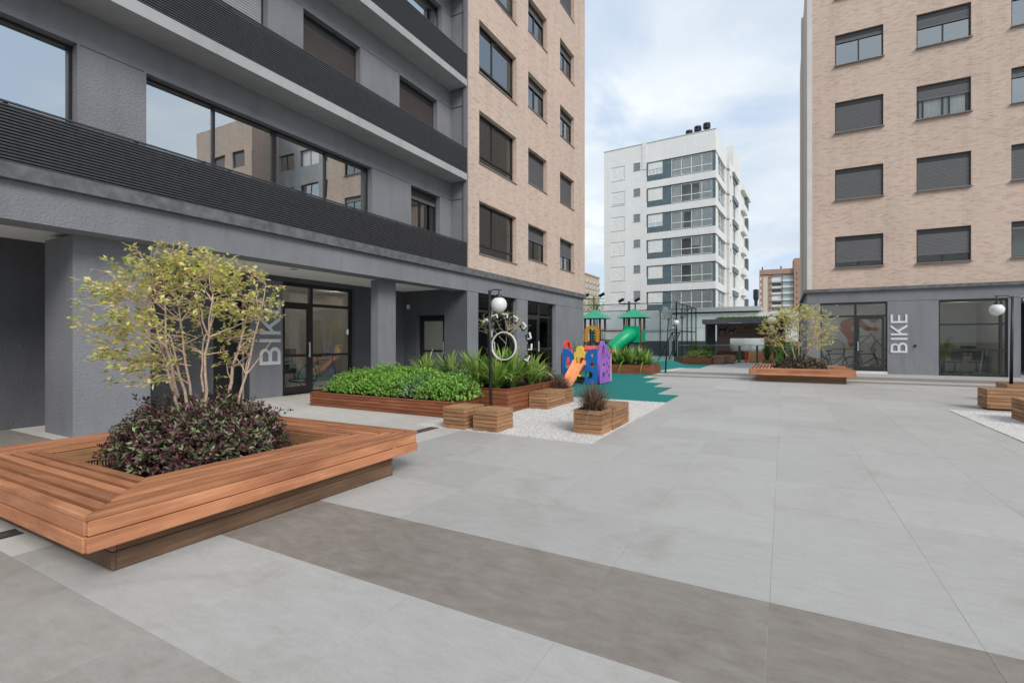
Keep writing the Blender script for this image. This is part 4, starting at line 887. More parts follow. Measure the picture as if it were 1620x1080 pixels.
lamp(-6.15, 32.9, math.radians(160), .10, 0, 'distant thin lamp post with globe next to the leaning A-frame', zg=2.2, h=2.4, rg=.12)
lamp(.02, 21.4, math.radians(200), .45, 0, 'lamp with white globe just left of the bench tree, higher of the two globes', zg=2.16, h=2.38, rg=.15)
lamp(-.28, 30.9, math.radians(195), .28, 0, 'lamp with white globe farther back, lower of the two globes beside the bench tree', zg=2.1, h=2.4, rg=.15)
lamp(4.62, 15.62, math.radians(205), .34, -.03, 'black lamp post with white globe in front of the shop window at the right edge', zg=2.11, h=2.42, rg=.14, base=.3)

# ------------------------------------------------------------------ ring sign in the tall planter
RC = (-4.92, 8.6, 1.285)
rs = empty('ring_sign', (RC[0], RC[1], .4), 0, 'white ring with a broken arc of white and black dashes above the strap-leaved plants', 'sign')
def ring(r0, r1, y0, y1, c, n=48):
    mb = MB(); b = 0
    for i in range(n):
        a = 2*PI*i/n
        for r, y in ((r0, y0), (r1, y0), (r1, y1), (r0, y1)): mb.v.append((c[0]+r*math.cos(a), c[1]+y, c[2]+r*math.sin(a)))
    for i in range(n):
        j = (i+1) % n
        for k in range(4): mb.f.append((4*i+k, 4*i+(k+1) % 4, 4*j+(k+1) % 4, 4*j+k))
    return mb
ring(.266, .288, -.02, .012, RC).obj('white_ring', WHITE, rs)
ring(.255, .29, .03, .06, (RC[0]-.075, RC[1], RC[2]-.045)).obj('black_ring', BLACK, rs)
cx_, cz_ = RC[0]-.04, RC[2]+.03; RR = .66
for a in (128, 106, 84, 62, 40, 17, -4, -26):
    t = math.radians(a); c = Vector((cx_+RR*math.cos(t), RC[1], cz_+RR*.93*math.sin(t))); tv = Vector((-math.sin(t), 0, math.cos(t))); rv = Vector((math.cos(t), 0, math.sin(t)))
    MB().bar(c-tv*.06, c+tv*.06, .03, .022).bar(c-tv*.055-rv*.075, c-tv*.055-rv*.01, .03, .02).obj('white_dash', WHITE, rs)
    d = c-rv*.08+Vector((-.03, .045, -.03)); MB().bar(d-tv*.06, d+tv*.06, .03, .022).bar(d-tv*.055, d-tv*.055+rv*.09, .03, .02).bar(d+tv*.055, d+tv*.055+rv*.06, .03, .016).obj('black_dash', BLACK, rs)
    MB().tube([c-rv*.0, (RC[0]+.27*math.cos(t), RC[1]+.02, RC[2]+.27*math.sin(t))], .0009, 4).obj('thin_rod', LETTER, rs)
MB().box(RC[0]-.30, RC[0]-.275, RC[1]-.02, RC[1]+.01, .72, 1.03).box(RC[0]-.30, RC[0]-.275, RC[1]-.02, RC[1]+.01, 1.46, 1.60).box(RC[0]-.345, RC[0]-.30, RC[1]-.02, RC[1]+.01, 1.58, 1.60).obj('white_stroke', WHITE, rs)
MB().box(RC[0]-.40, RC[0]-.345, RC[1]+.015, RC[1]+.05, .4, 1.60).obj('black_post', BLACK, rs)
MB().box(RC[0]-.345, RC[0]-.25, RC[1]+.02, RC[1]+.03, 1.27, 1.29).obj('bracket', BLACK, rs)

# ------------------------------------------------------------------ plastic playhouse
PB, PR, PP_, PYL, PO = (plastic('blue_plastic', (0.015, 0.15, 0.5)), plastic('red_plastic', (0.75, 0.07, 0.07)), plastic('purple_plastic', (0.34, 0.13, 0.55)), plastic('yellow_plastic', (0.85, 0.62, 0.12)), plastic('orange_plastic', (0.95, 0.36, 0.16)))
PH = empty('playhouse', (-5.7, 15.4, 0), 0, 'blue, purple, red and yellow plastic playhouse with a small orange slide', 'playhouse')
def panel(parent, name, outer, holes, th, m, loc, rz=0):
    me = shape2d(outer, holes, th, name); bevel_mesh(me, .006) if False else None
    return link(name, me, m, parent, loc, (0, 0, rz), world=True)
# front-right blue (x from 0 at left)
panel(PH, 'blue_panel', [(0, .02), (.42, .02), (.42, 1.13), (.3, 1.13)]+circ(.3, .83, .3, 12, PI/2, PI, .3)[1:], [circ(.255, .92, .058), circ(.25, .62, .078), circ(.14, .3, .125, 24, rz=.11)], .07, PB, (-5.53, 14.86, 0))
panel(PH, 'blue_panel', [(0, .02), (.40, .02), (.40, .75)]+circ(.08, .78, .32, 12, 0, PI/2, .35)+[(0, 1.13)], [[(.12, .5), (.26, .5), (.26, .8)]+circ(.19, .8, .07, 8, 0, PI)[1:-1]+[(.12, .8)]], .07, PB, (-6.3, 14.86, 0))
panel(PH, 'yellow_panel', [(0, .5), (.07, .5), (.07, .86), (.30, .86), (.30, .82), (.36, .82), (.36, 1.02)]+circ(.19, 1.06, .125, 12, -.2, PI+.2, .165)+[(0, 1.03)], [], .07, PYL, (-5.88, 14.84, 0))
panel(PH, 'yellow_panel', [(0, .02), (1.15, .02), (1.15, 1.0), (.9, 1.12), (.2, 1.12), (0, 1.0)], [[(.15, .15), (.45, .15), (.45, .8)]+circ(.3, .8, .15, 10, 0, PI)[1:-1]+[(.15, .8)], circ(.85, .75, .12), circ(.82, .3, .15)], .07, PYL, (-6.25, 16.0, 0))
panel(PH, 'purple_panel', [(0, .03), (1.1, .03), (1.12, .95), (1.0, 1.08), (.8, 1.12), (.62, 1.2)]+circ(.37, 1.14, .23, 14, .35, PI-.1, .24)+[(.1, 1.05), (0, 1.0)],
      [circ(.37, .98, .14, 20, rz=.26), circ(.4, .56, .11), circ(.4, .25, .13), circ(.72, .9, .07), circ(.93, .8, .07), circ(.72, .62, .075), circ(.93, .5, .075), circ(.72, .35, .075), circ(.93, .22, .075)], .07, PP_, (-5.075, 14.84, 0), PI/2)
panel(PH, 'red_panel', [(0, .02), (1.1, .02), (1.1, .9), (.95, .95), (.82, 1.05)]+circ(.45, 1.1, .28, 14, .5, PI, .3)+[(.1, 1.1), (0, .9)], [circ(.45, 1.0, .19, 20, rz=.33), circ(.75, .45, .13), circ(.3, .4, .1)], .08, PR, (-6.36, 14.95, 0), PI/2)
MB().box(-6.3, -5.1, 14.9, 15.96, .50, .56).obj('deck', PYL, PH)
rf = MB(); rf.add([(-5.7, 15.0, 1.1), (-5.15, 15.0, 1.1), (-5.15, 15.7, 1.1), (-5.7, 15.7, 1.1), (-5.7, 15.35, 1.22), (-5.15, 15.35, 1.22)], [(0, 1, 5, 4), (2, 3, 4, 5), (0, 4, 3), (1, 2, 5), (0, 3, 2, 1)]); rf.obj('roof', PR, PH)
MB().box(-5.68, -5.17, 15.05, 15.65, .96, 1.098).obj('roof_wall', PO, PH)
MB().box(-5.1, -5.04, 15.97, 16.04, .05, .98).obj('yellow_post', PYL, PH)
MB().box(-5.9, -5.35, 15.4, 15.44, .57, .8).obj('inner_bar', PR, PH)
MB().sphere((-4.96, 15.9, 1.03), .05, 12, 8).obj('knob', PR, PH)
MB().box(-5.30, -5.26, 14.95, 15.9, .1, 1.0).obj('yellow_inner', PYL, PH)
# slide: chute with raised sides
sl_ = MB(); prof = [(14.82, .63), (14.70, .66), (14.55, .58), (14.3, .40), (14.05, .22), (13.85, .10), (13.65, .05)]
for i, (y, z) in enumerate(prof):
    x0 = -5.83-.05*i/6*1.2; x1 = -5.53-.05*i/6*1.2; hh = .07+.05*(i < 2)
    for xx, z_ in ((x0-.04, z-.02), (x0-.04, z+hh), (x0, z+hh), (x0+.02, z+.01), (x1-.02, z+.01), (x1, z+hh), (x1+.04, z+hh), (x1+.04, z-.02)): sl_.v.append((xx, y, z_))
for i in range(len(prof)-1):
    for k in range(8): sl_.f.append((8*i+k, 8*i+(k+1) % 8, 8*i+8+(k+1) % 8, 8*i+8+k))
sl_.f += [tuple(range(8)), tuple(range(48, 56))]
s = sl_.obj('slide', PO, PH); 
for y in (14.25,): MB().bar((-5.52, y, .34), (-5.45, y, .30), .05).obj('side_peg', PYL, PH)

# ------------------------------------------------------------------ tower playground
GP = plastic('green_plastic', (0.0, 0.36, 0.16)); GR = plastic('green_roof', (0.03, 0.34, 0.2), .45); GD = plastic('deep_green', (0.01, 0.16, 0.07)); PW = simple('brown_post', (0.12, 0.05, 0.035), .6); OY = plastic('amber_plastic', (0.72, 0.3, 0.04))
TW = empty('playground_tower', (-9.2, 29.7, 0), 0, 'two green-roofed play towers on brown posts joined by a bridge, with green tube slide', 'playground')
for x0, x1 in ((-8.39, -7.44), (-10.87, -9.91)):
    cx, cy = (x0+x1)/2, 29.7
    for x in (x0, x1):
        for y in (29.2, 30.2): MB().box(x-.055, x+.055, y-.055, y+.055, 0, 2.82).obj('post', PW, TW)
    MB().box(x0, x1, 29.26, 30.14, 1.2, 1.28).obj('deck', PW, TW)
    r_ = MB(); n = 7
    for i in range(n):
        a = .82*(1-i/n); b = .82*(1-(i+1)/n)+.012; z = 2.76+.56*i/n; zt = 2.76+.56*(i+1)/n
        r_.add([(cx-a, cy-a, z), (cx+a, cy-a, z), (cx+a, cy+a, z), (cx-a, cy+a, z), (cx-b, cy-b, zt), (cx+b, cy-b, zt), (cx+b, cy+b, zt), (cx-b, cy+b, zt), (cx-a, cy-a, z-.02), (cx+a, cy-a, z-.02), (cx+a, cy+a, z-.02), (cx-a, cy+a, z-.02)],
               [(0, 1, 5, 4), (1, 2, 6, 5), (2, 3, 7, 6), (3, 0, 4, 7), (8, 9, 1, 0), (9, 10, 2, 1), (10, 11, 3, 2), (11, 8, 0, 3)])
    r_.obj('roof', GR, TW)
panel(TW, 'tube_panel', [(0, 1.27), (.95, 1.27), (.95, 2.24), (0, 2.24)], [circ(.42, 1.75, .33, 20)], .05, GP, (-8.39, 29.13, 0))
MB().box(-7.385, -7.345, 29.3, 30.1, 1.28, 2.05).obj('side_panel', GP, TW)
MB().tube([(-7.95, 29.16, 1.78), (-7.97, 28.85, 1.74), (-8.1, 28.55, 1.6), (-8.4, 28.3, 1.32), (-8.75, 28.08, .98), (-9.1, 27.9, .66), (-9.45, 27.75, .4), (-9.8, 27.6, .3)], [.40, .40, .39, .38, .38, .38, .38, .38], 20).obj('tube_slide', GP, TW, smooth=True)
MB().tube([(-8.80, 28.05, .93), (-8.85, 28.02, .885)], .41, 20).obj('tube_flange', GD, TW)
panel(TW, 'arch_panel', [(0, 1.28), (.22, 1.28), (.22, 1.85)]+circ(.48, 1.85, .26, 12, PI, 0)[1:-1]+[(.74, 1.85), (.74, 1.28), (.96, 1.28), (.96, 2.0)]+circ(.48, 2.0, .48, 14, 0, PI, .3)[1:-1]+[(0, 2.0)], [], .05, OY, (-10.87, 29.13, 0))
panel(TW, 'side_panel', [(0, 1.28), (1.0, 1.28), (1.0, 2.05), (0, 2.05)], [], .04, GD, (-9.85, 29.2, 0), PI/2)
for i in range(4): MB().bar((-9.815, 29.35, 1.95-.17*i), (-9.815, 29.95, 1.78-.17*i), .02, .06).obj('stripe', WHITE, TW)
MB().box(-10.75, -10.0, 30.1, 30.14, 1.3, 2.0).obj('side_panel', GD, TW)
for i in range(4): MB().bar((-10.62, 30.08, 1.95-.17*i), (-10.1, 30.08, 1.68-.17*i), .02, .05).obj('stripe', WHITE, TW)
for y in (29.3, 30.1):
    MB().box(-9.91, -8.39, y-.03, y+.03, 1.94, 2.01).obj('rail', PW, TW); MB().box(-9.91, -8.39, y-.03, y+.03, 1.38, 1.44).obj('rail', PW, TW)
    for i in range(13): MB().box(-9.82+i*.11, -9.80+i*.11, y-.01, y+.01, 1.45, 1.94).obj('bar', WHITE, TW)
MB().box(-9.91, -8.39, 29.34, 30.06, 1.26, 1.32).obj('bridge_deck', PW, TW)
MB().box(-8.1, -7.9, 29.5, 29.9, .02, 1.19).obj('centre_post', PILA, TW)

# ------------------------------------------------------------------ court fence, hoop, floodlights
FG = simple('fence_green', (0.012, 0.03, 0.025), .5)
CF = empty('court_fence', (-6.27, 34.1, 0), 0, 'tall dark green chain-link fence round the sports court', 'fence')
def fence_run(a, b, h, step, mesh=True):
    a, b = Vector(a), Vector(b); L = (b-a).length; n = max(1, round(L/step)); d = (b-a)/L
    for i in range(n+1):
        p = a+d*L*i/n; MB().box(p.x-.035, p.x+.035, p.y-.035, p.y+.035, 0, h).obj('post', FG, CF)
    for z in (h-.03, h*.52): MB().bar((a.x, a.y, z), (b.x, b.y, z), .05).obj('rail', FG, CF)
    if mesh:
        mb = MB(); q = .22; w_ = .0028
        k = int((L+h)/q)
        for s in (1, -1):
            for i in range(k+1):
                u0 = i*q-h; t0, t1 = 0, h; ua, ub = u0, u0+h
                if ua < 0: t0 = -ua; ua = 0
                if ub > L: t1 = h-(ub-L); ub = L
                if t1 <= t0: continue
                if s < 0: ua, ub = L-ua, L-ub
                A, B = a+d*ua, a+d*ub; nn_ = Vector((-d.y, d.x, 0))*w_; up = Vector((0, 0, w_)); A.z, B.z = t0, t1; sd_ = (B-A).normalized().cross(Vector((-d.y, d.x, 0)))*w_*1.5
                mb.add([A-sd_, A+sd_, B+sd_, B-sd_], [(0, 1, 2, 3)]) if False else mb.add([A-sd_, A+sd_, A+nn_*2, B-sd_, B+sd_, B+nn_*2], [(0, 1, 4, 3), (1, 2, 5, 4), (2, 0, 3, 5)])
        o = mb.obj('wire_netting', FG, CF); o['kind'] = 'stuff'
fence_run((-14.5, 34.0, 0), (-6.27, 34.1, 0), 3.95, 2.7)
fence_run((-6.27, 34.1, 0), (-6.2, 42.0, 0), 3.97, 2.0, False)
fence_run((-26.0, 42.0, 0), (-6.2, 42.0, 0), 3.97, 3.0)
MB().bar((-6.26, 35.3, 2.9), (-6.22, 38.3, 3.9), .05).obj('brace', FG, CF); MB().bar((-6.26, 36.3, 2.9), (-6.22, 39.3, 3.9), .05).obj('brace', FG, CF)
HP = empty('basketball_hoop', (-7.25, 37.2, 0), 0, 'pale basketball hoop post with backboard behind the fence', 'hoop')
MB().box(-7.33, -7.17, 37.12, 37.28, 0, 3.4).obj('post', PILA, HP); MB().box(-7.62, -7.58, 36.4, 38.0, 2.95, 3.85).obj('backboard', WHITE, HP); MB().bar((-7.25, 37.2, 3.3), (-7.6, 37.2, 3.4), .08).obj('arm', PILA, HP)
ring(.21, .23, -.012, .012, (0, 0, 0), 20).obj('tmp_ring', PO, HP)
r = [o for o in bpy.data.objects if o.name.startswith('tmp_ring')][0]; r.name = 'rim'; r.location = (-.6, 0, 2.95); r.rotation_euler = (PI/2, 0, 0)
for i, (x, y) in enumerate(((-6.55, 35.6),)):
    MB().box(x-.1, x+.1, y-.1, y+.1, 0, 1.95).obj('pale_post', PILA, HP)
for nme, x, y, h, lb in (('floodlight_pole', -12.3, 34.9, 4.62, 'tall pole with two floodlights in front of the white building'), ('floodlight_pole', -10.15, 36.6, 4.3, 'tall brown pole with two floodlights behind the right play tower')):
    r = empty(nme, (x, y, 0), 0, lb, 'floodlight', 'floodlight poles of the sports court'); MB().tube([(0, 0, 0), (0, 0, h)], .07 if h > 4.5 else .1, 10).obj('pole', simple('pole_grey', (0.2, 0.17, 0.15), .6), r, world=False)
    MB().bar((-.75, -.1, h-.15), (.75, .1, h-.15), .05).obj('crossbar', BLACK, r, world=False)
    for s in (-.6, .6): MB().box(-.22, .22, -.06, .06, -.1, .1, Matrix.Translation((s, 0, h+.1)) @ Matrix.Rotation(-.5, 4, 'Y') @ Matrix.Rotation(.5, 4, 'X')).obj('floodlight', BLACK, r, world=False)
AF = empty('swing_frame', (-6.9, 34.9, 0), 0, 'thin black leaning A-frame behind the yellow-green planter', 'frame')
MB().tube([(-7.35, 33.4, 0), (-6.33, 33.1, 1.92)], .035, 8).obj('leg', BLACK, AF); MB().tube([(-6.1, 33.1, 0), (-6.33, 33.1, 1.92)], .035, 8).obj('leg', BLACK, AF)
MB().tube([(-7.2, 36.2, 0), (-6.38, 36.0, 1.92)], .035, 8).obj('leg', BLACK, AF); MB().tube([(-6.33, 33.1, 1.92), (-6.38, 36.0, 1.92)], .035, 8).obj('top_bar', BLACK, AF)
# green rail fence of the dog park
GF = simple('rail_green', (0.02, 0.13, 0.05), .45); RL = simple('rail_top', (0.3, 0.42, 0.38), .4)
RF = empty('rail_fence', (-2.4, 33.5, 0), 0, 'low green metal rail fence with a pale top rail in front of the dog shelter', 'fence')
for x in (-6.0, -2.4, -1.42, 1.6): MB().box(x-.06, x+.06, 33.44, 33.56, 0, 1.06).obj('post', GF, RF)
for x in (-4.4, -4.25): MB().box(x-.03, x+.03, 33.47, 33.53, 0, 1.04).obj('post', GF, RF)
MB().box(-6.0, 3.6, 33.46, 33.54, 1.06, 1.10).obj('top_rail', RL, RF); MB().box(-3.3, -1.42, 33.48, 33.52, .03, .07).obj('bottom_rail', GF, RF)
o = MB()
for x, z1, h in ((-3.79, 0, .5),): pass
bo = MB()
n = 10; P = []
me = bpy.data.meshes.new('boulder'); bm = bmesh.new(); bmesh.ops.create_cube(bm, size=1)
bmesh.ops.bevel(bm, geom=bm.edges[:], offset=.12, segments=2, affect='EDGES'); bmesh.ops.subdivide_edges(bm, edges=bm.edges[:], cuts=1, use_grid_fill=True)
for v in bm.verts: v.co += Vector(v.co).normalized()*random.uniform(-.03, .03); v.co.x *= .74; v.co.y *= .9; v.co.z *= .5
bm.to_mesh(me); bm.free()
o = link('stone_block', me, simple('brown_stone', (0.3, 0.18, 0.13), .9, .2, var=.35, scale=5), None, (-3.38, 31.6, .24)); tag(o, 'rounded brown stone block beside the yellow-green planter', 'stone')
o = link('stone_block', me.copy(), None, None, (-2.98, 32.6, .26), (0, 0, .4)); tag(o, 'second brown stone block, half hidden behind the first', 'stone')
# dog-park agility pieces
AG = empty('agility_ramp', (-1.2, 34.6, 0), 0, 'orange and white slatted dog agility ramp behind the green rails', 'dog ramp')
for i in range(11): MB().bar((-1.95+i*.135, 34.5, .02), (-1.95+i*.135, 34.9, .68), .03).obj('slat', PO, AG)
for i in range(6): MB().bar((-1.98, 34.5+.07*i, .08+.11*i), (-.55, 34.5+.07*i, .08+.11*i), .04).obj('rail', OY, AG)
MB().add([(-1.95, 34.56, .02), (-.58, 34.56, .02), (-.58, 34.96, .66), (-1.95, 34.96, .66)], [(0, 1, 2, 3)]).box(-1.95, -.58, 34.97, 35.0, 0, .66).obj('backing', simple('ramp_cream', (0.6, 0.45, 0.3), .7), AG)
o = MB().tube([(-2.06, 34.3, 0), (-2.06, 34.3, .72)], .05, 10).obj('red_post', PR); tag(o, 'red upright dog agility post left of the orange ramp', 'post')
o = MB().tube([(-2.35+.22*math.cos(PI-PI*i/10)*1.0, 34.4, .5+.24*math.sin(PI*i/10)) if 0 < i < 10 else (-2.35+(.22 if i else -.22), 34.4, 0 if 0 else .5) for i in range(11)], .02, 8).tube([(-2.57, 34.4, 0), (-2.57, 34.4, .5)], .02, 8).tube([(-2.13, 34.4, 0), (-2.13, 34.4, .5)], .02, 8).obj('agility_hoop', GF); tag(o, 'green hoop-shaped dog agility bar next to the red post', 'hoop')

# ------------------------------------------------------------------ pet shelter
PS = empty('dog_shelter', (-2.4, 38.5, 0), 0, 'dark flat-roofed dog wash shelter with brown back wall, lettering and grass on its roof', 'shelter')
MB().box(-5.06, .12, 37.0, 40.3, 2.54, 2.86).obj('roof', CH, PS)
MB().box(-4.87, -4.82, 37.15, 40.1, 0, 2.539).obj('side_wall', CH, PS); MB().box(-.06, 0.0, 37.15, 40.1, 0, 2.539).obj('side_wall', CH, PS)
MB().box(-4.82, -4.36, 38.6, 38.7, 0, 2.539).obj('side_wall', CH_D, PS); MB().box(-.5, -.061, 38.6, 38.7, 0, 2.539).obj('side_wall', CH_D, PS)
BW = wood('shelter_wood', (0.36, 0.24, 0.19), (0.46, 0.33, 0.27), (0.06, 0.035, 0.028), .6, .4)
MB().box(-4.36, -.5, 39.5, 39.6, .58, 2.539).obj('back_wall', BW, PS); MB().box(-4.36, -.5, 39.3, 39.49, 0, .58).obj('base_board', WOOD_R, PS); MB().box(-4.36, -.5, 39.48, 39.498, 1.72, 1.76).obj('dark_batten', BLACK, PS)
MIR, t, b = mat('mirror', .12, .5, 1.0, (0.86, 0.87, 0.84)); MB().box(-3.45, -1.22, 39.46, 39.498, .60, 1.54).obj('mirror', MIR, PS)
for ch, x, z, s in (('PET', -2.48, 2.14, .36), ('FRIENDLY', -3.05, 1.84, .36)):
    me = text_mesh(ch, s, .03); me.transform(Matrix.Diagonal((1.0, 1, .95, 1)).to_4x4()); link('lettering', me, BLACK, PS, (x, 39.48, z), world=True)
DOG = [(0, 0), (.05, 0), (.06, .22), (.12, .25), (.38, .23), (.42, 0), (.47, 0), (.48, .24), (.54, .4), (.62, .42), (.62, .47), (.54, .52), (.5, .56), (.47, .5), (.44, .42), (.1, .4), (.02, .36), (-.06, .44), (-.08, .42), (0, .3)]
for sx, x, k in ((1, -4.22, 1.0), (1, -3.56, .8), (-1, -.75, 1.0)): link('dog_silhouette', shape2d([(px_*sx*k, pz*k) for px_, pz in DOG], [], .02, 'dog_silhouette'), BLACK, PS, (x, 39.485, 1.86), world=True)
for x in (-3.95, -.72): MB().sphere((x, 39.47, 1.42), .05, 10, 6).obj('wall_light', PILA, PS)
MB().box(-3.3, -2.5, 36.99, 37.02, 2.56, 2.60).obj('gutter_clip', PILA, PS)
mb = MB()
k = 3000; P = np.column_stack([rng.uniform(-4.6, .1, k), rng.uniform(37.05, 40.0, k), np.full(k, 2.86)]); P = P[(P[:, 0] > -4.3+rng.random(k)*.4)]; k = len(P)
o = leaves('roof_grass', P, np.column_stack([rng.normal(0, .5, k), rng.normal(0, .5, k), np.ones(k)]), rnd_unit(k), rng.uniform(.1, .26, k), rng.uniform(.03, .06, k), LF_YG, PS, loc=tuple(PS.location)); o['kind'] = 'stuff'
k = 900; P = np.column_stack([rng.normal(-.05, .3, k), rng.uniform(36.9, 37.4, k), 2.9-np.abs(rng.normal(0, .55, k))]); 
o = leaves('hanging_vine', P, rnd_unit(k)+np.array([0, -.3, -.6]), rnd_unit(k), rng.uniform(.08, .16, k), rng.uniform(.05, .09, k), LF_DARK, PS, loc=tuple(PS.location)); o['kind'] = 'stuff'

# ------------------------------------------------------------------ white wall / annex behind the court
WR = stucco('white_render', (0.88, 0.87, 0.85), 8, .1); GRY = simple('annex_grey', (0.55, 0.55, 0.54), .7, var=.05)
AN = empty('court_wall', (-10, 44.9, 0), 0, 'long white panelled wall with dark base behind the sports court', 'wall')
xs = np.arange(-34, 3.1, 2.45)
for i in range(len(xs)-1):
    for z0, z1 in ((1.33, 2.45), (2.46, 3.68)): MB().box(xs[i]+.005, xs[i+1]-.005, 44.8, 45.0, z0, z1-.005).obj('panel', WR, AN)
MB().box(-34, 3.0, 44.83, 45.1, 0, 3.6).obj('wall_core', CH_D, AN); MB().box(-34, 3.0, 44.79, 44.829, 0, 1.315).obj('dark_base', CH_D, AN)
MB().box(-9.6, -1.6, 44.5, 47, 3.80, 4.17).obj('roof_slab', GRY, AN); MB().box(-9.5, -1.8, 45.2, 46.8, 3.6, 3.79).obj('window_band', simple('band_blue', (0.12, 0.17, 0.19), .4), AN)
MB().box(-34, -9.62, 44.8, 45.0, 3.69, 4.1).obj('upper_wall', WR, AN)

# ------------------------------------------------------------------ white building with blue bands
WB = empty('apartment_building', (-6.057, 53.743, 0), math.radians(-3.33), 'white apartment building with slate blue window bands in the middle distance', 'building')
WT, t, b = mat('white_tile', .55, .4); oc = objc(t); sp_ = nn(t, 'ShaderNodeSeparateXYZ'); lk(t, oc, sp_.inputs[0]); ad = nn(t, 'ShaderNodeMath', operation='ADD'); lk(t, sp_.outputs[0], ad.inputs[0]); lk(t, sp_.outputs[1], ad.inputs[1]); cm = nn(t, 'ShaderNodeCombineXYZ'); lk(t, ad.outputs[0], cm.inputs[0]); lk(t, sp_.outputs[2], cm.inputs[1])
br = nn(t, 'ShaderNodeTexBrick', offset=0.0, i_Scale=1.0, i_Mortar_Size=.012, i_Brick_Width=.55, i_Row_Height=.4); br.inputs['Color1'].default_value = (.77, .76, .74, 1); br.inputs['Color2'].default_value = (.8, .79, .775, 1); br.inputs['Mortar'].default_value = (.7, .69, .675, 1); lk(t, cm.outputs[0], br.inputs['Vector'])
n_ = noise(t, mapped(t, oc, (1, 1, .25)), .6, 4); lk(t, mixc(t, 1.0, br.outputs['Color'], ramp(t, n_, [(.3, (.94, .94, .94)), (.7, (1.03, 1.03, 1.03))]).outputs[0], 'MULTIPLY'), b.inputs['Base Color'])
BT = brick_mat('slate_tile', (0.1, 0.15, 0.175), (0.13, 0.18, 0.205), (0.09, 0.13, 0.15), (0.14, 0.19, 0.2))
LOCAL = True; PT = 2.81; WF = simple('white_frame', (0.82, 0.82, 0.8), .5); rec_default = .05
lo = [(-11.09, -9.51, 19.3-PT*k, 20.85-PT*k) for k in range(7)]+[(-8.51, -7.75, 20.05-PT*k, 20.87-PT*k) for k in range(7)]
mb = MB(); wall(mb, ('Y', 0), -11.94, -7.05, 0, 22.8, lo, .12)
mb.add([(-11.94, 0, 0), (-11.94, 14, 0), (-11.94, 14, 22.8), (-11.94, 0, 22.8), (0, 0, 22.8), (0, 7, 22.8), (-5, 14, 22.8)], [(0, 1, 2, 3), (3, 4, 5, 6)]); mb.obj('white_wall', WT, WB)
bo_ = [(-6.92, -5.33, 19.30-PT*k, 20.62-PT*k) for k in range(7)]+[(-4.42, -.32, 18.72-PT*k, 20.56-PT*k) for k in range(7)]
mb = MB(); wall(mb, ('Y', .10), -7.05, 0, 0, 20.7, bo_, .1)
mb.add([(-.06, .10, 0), (-.06, .35, 0), (-.06, .35, 20.7), (-.06, .10, 20.7)], [(0, 1, 2, 3)]); mb.obj('slate_wall', BT, WB)
for k in range(7):
    z1 = 18.62-PT*k; z0 = 20.69-PT*(k+1)
    if z0 < 0: z0 = .3
    MB().box(-7.05, .0, 0, .22, z0, z1).box(-.22, .05, .221, 6.55, z0, z1).obj('white_band', WT, WB)
MB().box(-7.05, 0, 0, .22, 20.69, 22.8).box(-.22, .0, .221, 6.9, 20.69, 22.8).obj('parapet', WT, WB); MB().box(-12, .06, -.05, .1, 22.8, 22.86).obj('roof_edge', GRY, WB); MB().box(-7.5, -7.05, -.06, -.001, 20, 22.95).obj('parapet_pier', WT, WB)
for k in range(7):
    z = 20.69-PT*k
    window(WB, ('Y', 0), -11.09, 19.3-PT*k, 1.58, 1.55, 'shutter', shut=.86 if k == 1 else 1.0, shm=WF, fm=WF, rec=.06, glass=GLASS_R)
    window(WB, ('Y', 0), -8.51, 20.05-PT*k, .76, .82, mull=(), rails=(.45,), rec=.04, glass=GLASS_M, fm=SHUT_L, room=ROOM, room_depth=1.6)
    window(WB, ('Y', .10), -6.92, 19.3-PT*k, 1.59, 1.32, 'shutter', mull=(.5,) if k not in (0,) else (.25, .5, .75), shut={0: .45, 2: .62}.get(k, 1.0), shm=WF, fm=WF, rec=.03, sill=False, glass=GLASS_R)
    bl_ = {0: [(0, 1, 1.0)], 1: [(0, .22, 1), (.75, 1, 1)], 2: [(0, .3, 1), (.5, 1, 1)], 3: [(0, .22, 1), (.5, 1, .5)], 4: [(0, .22, 1), (.5, 1, 1)]}.get(k, [(0, 1, 1)])
    window(WB, ('Y', .10), -4.42, 18.72-PT*k, 4.1, 1.84, mull=(.25, .5, .75), rails=(.68,), rec=.02, fm=WF, glass=GLASS, room=ROOM_W, blind=bl_, sill=False, room_depth=1.6)
    # side balcony glazing
    window(WB, ('X', -.12), .45, 18.72-PT*k, 5.6, 1.9, mull=(.2, .4, .6, .8), rails=(.68,), rec=.02, fm=WF, glass=GLASS, room=ROOM_W, blind=[(0, .35, 1), (.6, 1, 1)], sill=False, room_depth=1.5)
MB().box(-.16, -.02, 6.1, 6.9, 0, 20.69).obj('side_pier', WT, WB); MB().box(-2, -.6, 6.9, 8.0, 0, 22.1).obj('recess_wall', GRY, WB)
mb = MB(); so_ = []
for k in range(7):
    so_ += [(8.5, 9.4, 19.3-PT*k, 20.5-PT*k), (10.6, 13.4, 18.9-PT*k, 20.6-PT*k), (14.3, 14.8, 19.9-PT*k, 20.6-PT*k)]
wall(mb, ('X', .12), 8.0, 15.2, 0, 22.1, so_, .15); mb.add([(.12, 8, 0), (-3, 8, 0), (-3, 8, 22.1), (.12, 8, 22.1)], [(0, 1, 2, 3)]); mb.obj('white_wall', WT, WB)
MB().box(-6, .05, 11.5, 17.7, 22.1, 24.95).obj('roof_block', WT, WB); MB().box(-6, 0, 15.2, 18.3, 0, 22.3).obj('white_wall', WT, WB)
